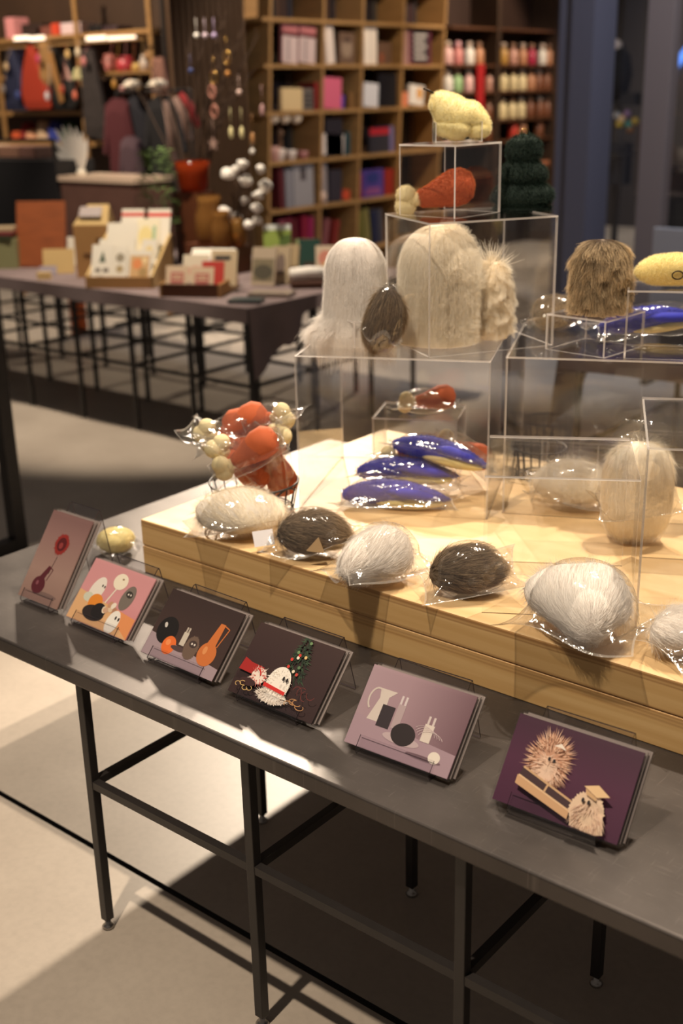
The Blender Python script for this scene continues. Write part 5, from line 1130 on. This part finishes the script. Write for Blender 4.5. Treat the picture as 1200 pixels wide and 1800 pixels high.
FEAT = [  # row, px left, px right, py top, colour, tilt, label, art
 (4, 492, 519, 44, (186, 112, 110), -.09, 'pink and white book facing out, left of two alike', RW), (4, 522, 550, 48, (186, 112, 110), -.11, 'pink and white book facing out, right of two alike', RW),
 (4, 571, 586, 46, (226, 206, 190), .10, 'thin white book leaning against the upright', []), (4, 593, 620, 58, (110, 84, 66), -.06, 'brown patterned book facing out', [ell(.5, .5, .35, .3, (150, 126, 104)), ell(.5, .75, .2, .1, (80, 60, 50))]),
 (4, 638, 648, 40, (244, 226, 204), .0, 'thick white book, left of a pair', []), (4, 649, 660, 41, (238, 218, 196), .0, 'thick white book, right of a pair', []), (4, 663, 686, 74, (108, 78, 58), 0, 'short brown book facing out', [poly([(.1, .1), (.4, .1), (.4, .5), (.1, .5)], (150, 80, 50))]),
 (4, 707, 717, 42, (150, 112, 106), 0, 'dusty pink book spine', []), (4, 718, 756, 42, (92, 30, 50), 0, 'dark magenta book with grey lettering facing out', [poly([(.12, .04), (.88, .04), (.88, .96), (.12, .96)], (30, 24, 26))]+GREYL),
 (3, 492, 529, 156, (214, 184, 134), -.03, 'cream book facing out', []), (3, 530, 548, 156, (110, 100, 92), 0, 'grey and black patterned book', [poly([(.1, .1+.2*i), (.9, .1+.2*i), (.9, .2+.2*i), (.1, .2+.2*i)], (44, 38, 38)) for i in range(4)]), (3, 551, 559, 145, (130, 32, 30), 0, 'dark red book spine', []),
 (3, 566, 597, 138, (214, 100, 124), -.06, 'bright pink book facing out', []), (3, 597, 602, 168, (96, 66, 160), -.15, 'violet booklet', []), (3, 611, 620, 162, (124, 88, 50), 0, 'brown book spine', []),
 (3, 637, 662, 148, (222, 216, 214), -.09, 'white book facing out', []), (3, 664, 695, 130, (24, 20, 24), -.02, 'large black book facing out', []), (3, 704, 715, 162, (206, 120, 84), -.02, 'orange booklet', []), (3, 717, 742, 152, (226, 216, 206), -.12, 'white book with an orange shape', [ell(.7, .6, .2, .3, (216, 150, 60))]),
 (2, 563, 602, 240, (218, 204, 194), -.10, 'white book facing out, tilted', []), (2, 648, 682, 226, (48, 44, 50), 0, 'dark book with a red top band', [poly([(0, .72), (1, .72), (1, 1), (0, 1)], (176, 34, 44))]), (2, 683, 690, 222, (110, 100, 140), 0, 'lilac book spine', []),
 (2, 607, 613, 232, (40, 70, 74), 0, 'teal book spine', []), (2, 570, 600, 210, (40, 34, 40), 0, 'dark grey book behind the tilted white one', []),
 (1, 488, 496, 292, (90, 30, 36), 0, 'dark red book spine', []), (1, 499, 512, 298, (132, 128, 132), 0, 'grey book spine, left of two', []), (1, 513, 548, 290, (150, 144, 144), 0, 'pale grey ring binder facing out', [poly([(.36, .62), (.62, .62), (.62, .95), (.36, .95)], (70, 60, 62))]),
 (1, 556, 563, 286, (96, 92, 100), 0, 'slate grey book spine', []), (1, 564, 572, 287, (150, 138, 136), 0, 'pale grey book spine beside the slate one', []), (1, 576, 598, 300, (50, 44, 52), -.03, 'dark slate book facing out', []), (1, 600, 612, 336, (196, 74, 44), -.2, 'small orange booklet', []), (1, 634, 672, 300, (74, 54, 124), 0, 'violet and blue book facing out', [poly([(.1, .1), (.9, .1), (.8, .35), (.2, .35)], (130, 70, 120)), ell(.5, .7, .3, .2, (44, 50, 110))]), (1, 674, 692, 298, (140, 36, 24), 0, 'red book facing out', []), (1, 629, 634, 305, (126, 30, 34), 0, 'crimson book spine', []),
 (0, 489, 500, 388, (130, 56, 72), 0, 'dusky rose book spine', []), (0, 502, 511, 382, (104, 24, 44), 0, 'wine red book spine', []), (0, 513, 520, 385, (88, 22, 30), 0, 'deep red book spine', []), (0, 527, 536, 380, (130, 20, 48), -.06, 'crimson book leaning', []), (0, 538, 547, 383, (140, 30, 76), -.08, 'magenta book leaning', []),
 (0, 562, 570, 386, (130, 74, 76), -.3, 'pale red book leaning steeply', []), (0, 580, 588, 388, (126, 38, 32), -.3, 'brick red book leaning steeply', []), (0, 630, 638, 372, (104, 98, 40), .12, 'olive book leaning', []), (0, 640, 650, 368, (120, 110, 60), .14, 'pale olive book leaning', []), (0, 655, 662, 370, (34, 38, 66), .12, 'navy book leaning', []), (0, 665, 672, 368, (66, 64, 74), .1, 'slate book leaning', []),
]
for r_, a, b_, top, c_, tilt, txt, art in FEAT:
    zsh = ZSH[r_]; A_ = S(a, top, XB-.05); B_ = S(b_, top, XB-.05); bay = max(i for i in range(4) if A_.y > YB[i]-.06)
    h = min(A_.z-zsh, ZSH[r_+1]-zsh-.04)
    book(A_.y, B_.y, zsh, h, c_, tilt*.8, .18, XB-.04, '%s, %s, bookcase %s' % (txt, BAYN[bay], ROWN[r_]), art=art)
# dim spines farther back in every compartment
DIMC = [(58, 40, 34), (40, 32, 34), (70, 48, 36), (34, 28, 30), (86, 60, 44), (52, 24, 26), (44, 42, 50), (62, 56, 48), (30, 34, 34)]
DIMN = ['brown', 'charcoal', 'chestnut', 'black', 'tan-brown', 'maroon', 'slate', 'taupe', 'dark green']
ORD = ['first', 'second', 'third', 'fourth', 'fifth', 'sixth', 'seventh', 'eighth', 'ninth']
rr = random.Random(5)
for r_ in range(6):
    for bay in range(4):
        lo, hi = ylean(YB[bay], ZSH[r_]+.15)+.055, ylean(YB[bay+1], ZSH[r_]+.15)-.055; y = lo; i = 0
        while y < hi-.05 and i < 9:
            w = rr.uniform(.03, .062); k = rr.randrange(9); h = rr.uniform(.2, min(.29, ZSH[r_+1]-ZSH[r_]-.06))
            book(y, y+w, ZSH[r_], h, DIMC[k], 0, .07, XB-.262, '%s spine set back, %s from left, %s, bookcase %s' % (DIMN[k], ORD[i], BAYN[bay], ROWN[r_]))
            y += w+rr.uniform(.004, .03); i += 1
# trinkets on the bookcase
for i, px in enumerate((495, 515, 535)):
    p = S(px, 207, XB+.03); q = MB(); q.blob((0, 0, 0), (.045, .045, .045), 14, 10); q.tube([(0, 0, .04), (0, 0, ZSH[3]-.028-p.z)], .002, 5)
    tag(q.build('bauble', C((236, 214, 186), .4), None, loc=(XB-.06, p.y, p.z)), ('left', 'middle', 'right')[i]+' one of three pale round baubles hung under the fourth shelf', 'bauble')
for px, top, txt, c_ in ((482, 258, 'rose cup', (190, 140, 124)), (492, 262, 'white cup', (220, 200, 184)), (512, 264, 'white saucer stack', (214, 196, 182)), (533, 266, 'pink cup', (170, 110, 104))):
    A_ = S(px, top, XB-.05); h = max(.05, A_.z-ZSH[2]); q = MB(); q.lathe([(.03, 0), (.045, h*.5), (.05, h), (.045, h), (.04, h*.5), (.002, .01)], 16, caps=False); tag(q.build('cup', C(c_, .4), None, loc=(XB-.06, A_.y, ZSH[2]+.001)), txt+' standing on the third shelf of the bookcase', 'cup')
A_ = S(505, 228, XB-.05); h = A_.z-ZSH[2]; q = MB(); q.lathe([(.05, 0), (.045, .01), (.012, .03), (.014, h*.5), (.01, h*.8), (.03, h*.85), (.02, h)], 16); tag(q.build('candlestick', C((130, 96, 70), .4), None, loc=(XB-.13, A_.y, ZSH[2]+.001)), 'brown candlestick behind the cups on the bookcase', 'candlestick')
A_ = S(574, 350, XB); q = MB(); q.blob((0, 0, .055), (.055, .055, .055), 16, 10); tag(q.build('paper_lantern', C((206, 176, 156), .6), None, loc=(XB-.07, A_.y, ZSH[1]+.001)), 'small pale round lantern on the second shelf of the bookcase', 'lantern')
# ------------------------------------------------------------------ bottle shelves
YC = [9.46, 10.36, 11.5]; ZBO = [.5, .8, 1.10, 1.30, 1.565, 1.81, 2.141]
BROWN = plain('dark_brown_shelf', (92, 56, 32), .5, noise=.15, nscale=4)
bs = thing('bottle_shelf', 'brown shelving with rows of small pale bottles right of the bookcase', 'shelf', (XB-.15, 10.5, 0))
for z in ZBO: lpart(bs, lambda q: q.span((XB-.3, YC[0]+.11, z-.022), (XB, YC[-1], z)), 'shelf', BROWN)
for y in YC[1:]: lpart(bs, lambda q: q.span((XB-.3, y-.03, .001), (XB+.012, y+.03, 2.6)), 'upright', GOLDDARK)
lpart(bs, lambda q: q.span((XB-.33, YC[0]+.11, .001), (XB-.305, YC[-1]+.03, 2.6)), 'back_panel', plain('dark_back', (52, 30, 18), .7))
BROWS = {1.81: [(790, 48, 'pale pink'), (808, 46, 'rose'), (828, 50, 'white'), (845, 52, 'tan'), (888, 54, 'gold'), (905, 56, 'pinkish'), (922, 54, 'tan'), (938, 50, 'crimson'), (957, 54, 'white'), (969, 54, 'tan')],
         1.565: [(790, 88, 'white'), (807, 90, 'pale green'), (827, 86, 'pale pink'), (865, 84, 'pinkish'), (888, 92, 'cream'), (905, 96, 'cream'), (921, 92, 'cream'), (937, 90, 'tan'), (951, 90, 'brown'), (965, 95, 'brown')],
         1.30: [(790, 140, 'white'), (807, 142, 'pale pink'), (827, 146, 'white'), (862, 150, 'brown'), (886, 148, 'cream'), (903, 146, 'cream'), (919, 148, 'cream'), (935, 150, 'brown'), (952, 150, 'brown'), (966, 140, 'brown')],
         1.10: [(862, 195, 'brown'), (905, 188, 'red'), (920, 190, 'tan'), (950, 200, 'brown')]}
BCOL = {'pale pink': (220, 170, 160), 'rose': (200, 120, 110), 'white': (224, 212, 196), 'tan': (190, 130, 90), 'gold': (196, 146, 70), 'pinkish': (206, 150, 130), 'crimson': (170, 30, 60), 'pale green': (150, 180, 120), 'cream': (236, 212, 160), 'brown': (126, 74, 44), 'red': (206, 60, 40)}
for z, row in BROWS.items():
    for i, (px, top, cn) in enumerate(row):
        A_ = S(px, top, XB-.06); h = max(.08, min(A_.z-z, .2)); r_ = .05; q = MB(); q.lathe([(r_*.95, 0), (r_, h*.05), (r_, h*.62), (r_*.5, h*.74), (r_*.45, h*.78)], 14); q.lathe([(r_*.55, h*.78), (r_*.55, h*1.0)], 14, mi=1)
        cap = {(1.30, 1): (40, 150, 84), (1.81, 1): (230, 170, 170)}.get((z, i), (150, 110, 84) if i % 2 else (196, 170, 150))
        tag(q.build('bottle', [C(BCOL[cn], .4), C(cap, .4)], None, loc=(XB-.08, A_.y, z+.001)), '%s bottle, %s from the left on the %s bottle shelf' % (cn, ORD[i] if i < 9 else 'last', {1.81: 'highest', 1.565: 'second', 1.30: 'third', 1.10: 'fourth'}[z]), 'bottle', 'bottles right of the bookcase')
A_, B_ = S(837, 205, XB+.008), S(851, 112, XB+.008); tag(MB().box((0, 0, 0), (.012, B_.y-A_.y, B_.z-A_.z)).build('banner', C((170, 22, 22), .7), None, loc=(XB+.0075, (A_.y+B_.y)/2, (A_.z+B_.z)/2)), 'narrow red vertical banner on the bottle shelves', 'banner')
for i in range(14):
    px = 905+5*i; p = S(px, 237, XB-.03); tag(MB().blob((0, 0, .02), (.02, .02, .02), 10, 8).build('wooden_bead', C((150, 92, 54), .5), None, loc=(XB-.03, p.y, .9)) if False else MB().blob((0, 0, .03), (.026, .026, .03), 10, 8).build('wooden_egg', C((170, 100, 60), .5), None, loc=(XB-.04, p.y, ZBO[1]+.001)), '%s of a row of small brown wooden eggs low on the bottle shelves' % (ORD[i] if i < 9 else ('tenth', 'eleventh', 'twelfth', 'thirteenth', 'last')[i-9]), 'wooden egg', 'wooden eggs on the bottle shelf')
# ------------------------------------------------------------------ dark pillar, glass front and the dim room to the right
PIL = plain('blue_grey_paint', (88, 86, 98), .55)
YP = 7.0
x0_, x1_, x2_ = atp(973, 200, 1, YP).x, atp(1036, 200, 1, YP-.0).x, atp(1078, 200, 1, YP).x
struct('pillar', MB().span((x0_+.10, YP, 0), (x1_, YP+.30, 3.6)).span((x0_, YP+.03, 0), (x0_+.10, YP+.30, 3.6)), PIL)
xm0, xm1 = atp(1128, 200, 1, YP+.3).x, atp(1172, 200, 1, YP+.3).x
struct('trim_1', MB().span((xm0, YP+.3, 0), (xm1, YP+.42, 3.6)), plain('grey_mullion', (122, 108, 104), .6))
struct('window_1', MB().span((x1_+.005, YP+.345, 0), (xm0, YP+.353, 3.6)).span((xm1, YP+.345, 0), (2.2, YP+.353, 3.6)), clear('shop_glass', rough=.02, base=.05))
struct('wall_right', MB().span((-8, 13.2, 0), (4, 13.3, 3.8)), plain('dim_wall', (62, 56, 54), .8))
def Rr(px, py, y): return atp(px, py, 1, y)
p = Rr(1090, 172, 9.9)
t = thing('coat_stand', 'black coat and dark bags hanging on a stand behind the glass', 'coat stand', (p.x, 9.9, 0))
q = MB(); q.tube([(0, 0, .012), (0, 0, Rr(1090, 78, 9.9).z)], .018, 8); q.lathe([(.2, 0), (.19, .012), (.02, .03)], 20); q.build('pole', BLACK, t)
zt_, zb_ = Rr(1090, 84, 9.9).z, Rr(1090, 172, 9.9).z
q = MB(); q.tube([(0, -.06, zt_), (0, -.06, zt_-.06), (.0, -.06, (zt_+zb_)/2), (-.02, -.06, zb_)], [.03, .09, .12, .10], 12); q.build('coat', C((20, 18, 20), .9), t)
q = MB(); q.box((.09, -.06, zb_-.01), (.22, .12, .1)); q.build('hat_box', C((18, 16, 18), .8), t)
zt2, zb2 = Rr(1090, 250, 9.9).z, Rr(1090, 322, 9.9).z
q = MB(); q.box((.0, -.1, (zt2+zb2)/2), (.32, .14, zt2-zb2)); q.build('dark_bag', C((34, 34, 40), .8), t)
q = MB(); q.blob((-.04, -.07, zt_+.02), (.06, .05, .05), 14, 10); q.build('pale_cap', C((206, 190, 180), .6), t)
for i, (px, py, c_, cn) in enumerate(((1068, 212, (90, 60, 110), 'violet'), (1084, 203, (150, 150, 150), 'silver'), (1093, 209, (210, 176, 130), 'gold'), (1089, 218, (176, 150, 50), 'yellow'), (1105, 219, (50, 120, 110), 'teal'), (1116, 213, (170, 140, 50), 'mustard'), (1102, 200, (130, 100, 130), 'mauve'), (1108, 228, (120, 80, 40), 'bronze'))):
    p = Rr(px, py, 9.2); tag(MB().blob((0, 0, 0), (.032, .032, .032), 12, 8).build('glass_bauble', plain('bauble_%d' % i, c_, .15), None, loc=p), cn+' glass bauble in the bunch behind the glass', 'bauble', 'baubles behind the glass')
t = thing('bauble_stand', 'dark stand and tray carrying the bunch of glass baubles', 'stand', (Rr(1092, 240, 9.2).x, 9.2, 0)); zt3 = Rr(1092, 232, 9.2).z
q = MB(); q.lathe([(.16, 0), (.15, .012), (.014, .03), (.014, zt3-.2), (.13, zt3-.18), (.13, zt3-.17)], 20); q.build('stand_body', BLACK, t)
for px, py in ((1068, 212), (1084, 203), (1093, 209), (1105, 219), (1116, 213)):
    p = Rr(px, py, 9.2)-t.location; q = MB(); q.tube([(0, 0, zt3-.18), (p.x, p.y, p.z-.03)], .003, 5); q.build('wire', BLACK, t)
p = Rr(1148, 400, 6.2); q_ = Rr(1290, 400, 6.2); h = p.z
t = thing('grey_panel', 'pale grey upright panel at the right edge behind the banana toy', 'panel', ((p.x+q_.x)/2, 6.2, 0))
lpart(t, lambda q: q.span((p.x, 6.2, .001), (q_.x, 6.23, h)), 'panel_board', plain('pale_grey_panel', (176, 172, 174), .6), bevel=.004)
lpart(t, lambda q: [q.span((x, 6.05, .001), (x+.04, 6.19, .03)) for x in (p.x+.05, q_.x-.1)], 'panel_foot', BLACK)
A_, B_ = Rr(1177, 128, 13.16), Rr(1260, 20, 13.16); tag(MB().bar(A_, B_, .06, .07).build('blue_tube', plain('blue_light', (90, 140, 240), .4, emit=1.1)), 'slanting blue light tube high at the right edge behind the glass', 'tube light')
p = Rr(1165, 420, 8.5); q = MB().span((p.x-.2, 8.5, .001), (p.x+1.8, 9.1, Rr(1180, 300, 8.5).z)); tag(q.build('dark_cabinet', C((26, 24, 26), .7)), 'dark cabinet behind the glass at the right edge', 'cabinet')
# ------------------------------------------------------------------ black frame at the left
t = thing('steel_frame', 'black square-tube steel rack frame cut by the left frame edge', 'rack', (-3.56, 2.0, 0))
lpart(t, lambda q: q.bar((-3.56, 2.38, 0), (-3.56, 2.38, 1.7), .05), 'upright', BLACK)
lpart(t, lambda q: q.bar((-3.56, 1.5, 0), (-3.56, 1.5, 1.7), .05), 'upright', BLACK)
lpart(t, lambda q: q.bar((-3.56, 1.526, .026), (-3.56, 2.354, .026), .05), 'foot_bar', BLACK)
lpart(t, lambda q: q.bar((-3.56, 1.526, 1.675), (-3.56, 2.354, 1.675), .05), 'top_bar', BLACK)

# ------------------------------------------------------------------ light
def spot(name, loc, target, power, angle=50, blend=.35, r=.035, col=(1, .83, .64)):
    d = bpy.data.lights.new(name, 'SPOT'); d.energy = power; d.spot_size = R(angle); d.spot_blend = blend; d.shadow_soft_size = r; d.color = col
    o = bpy.data.objects.new(name, d); COL.objects.link(o); o.location = loc
    o.rotation_euler = (Vector(target)-Vector(loc)).to_track_quat('-Z', 'Y').to_euler(); return o
spot('ceiling_or_fill_spot', (-1.1, .2, 4.0), (-1.15, 1.5, .6), 380, 46)
spot('ceiling_or_fill_spot', (-5.3, 5.9, 3.7), (-1.7, 1.5, .3), 1900, 28, r=.05)
spot('ceiling_or_fill_spot', (-.7, 2.9, 3.9), (-1.1, 2.0, .8), 430, 60)
spot('ceiling_or_fill_spot', (-4.4, 3.5, 3.9), (-4.85, 4.45, .7), 520, 54)
spot('ceiling_or_fill_spot', (-5.4, 8.9, 3.7), (-5.3, 3.9, 0), 480, 34, r=.06)
spot('ceiling_or_fill_spot', (-4.3, 8.0, 3.9), (-6.6, 8.2, 1.5), 250, 75)
spot('ceiling_or_fill_spot', (-4.6, 10.2, 3.7), (-6.6, 10.2, 1.5), 280, 60)
spot('ceiling_or_fill_spot', (-7.2, 4.0, 3.6), (-7.4, 6.2, 1.5), 380, 80)
spot('ceiling_or_fill_spot', (-1.6, 5.6, 3.7), (-3.6, 7.2, 1.4), 270, 80, .5, .1, (.80, .86, 1))  # added cool fill that lifts the blue-grey pillar out of black
spot('ceiling_or_fill_spot', (-4.2, 11.2, 3.6), (-4.6, 13.2, 1.2), 280, 100, .8, .1, (1, .9, .8))  # added fill, brightens the far wall so the black coat stands out
w = bpy.data.worlds.new('world'); scene.world = w; w.use_nodes = True
w.node_tree.nodes['Background'].inputs[0].default_value = (1, .86, .76, 1); w.node_tree.nodes['Background'].inputs[1].default_value = .085

scene.view_settings.view_transform = 'Standard'; scene.view_settings.look = 'None'; scene.view_settings.exposure = .2; scene.view_settings.gamma = 1
scene.view_settings.use_curve_mapping = False
cy = scene.cycles
cy.use_denoising = True; cy.transparent_max_bounces = 40; cy.max_bounces = 12; cy.diffuse_bounces = 5; cy.glossy_bounces = 4; cy.sample_clamp_indirect = 4
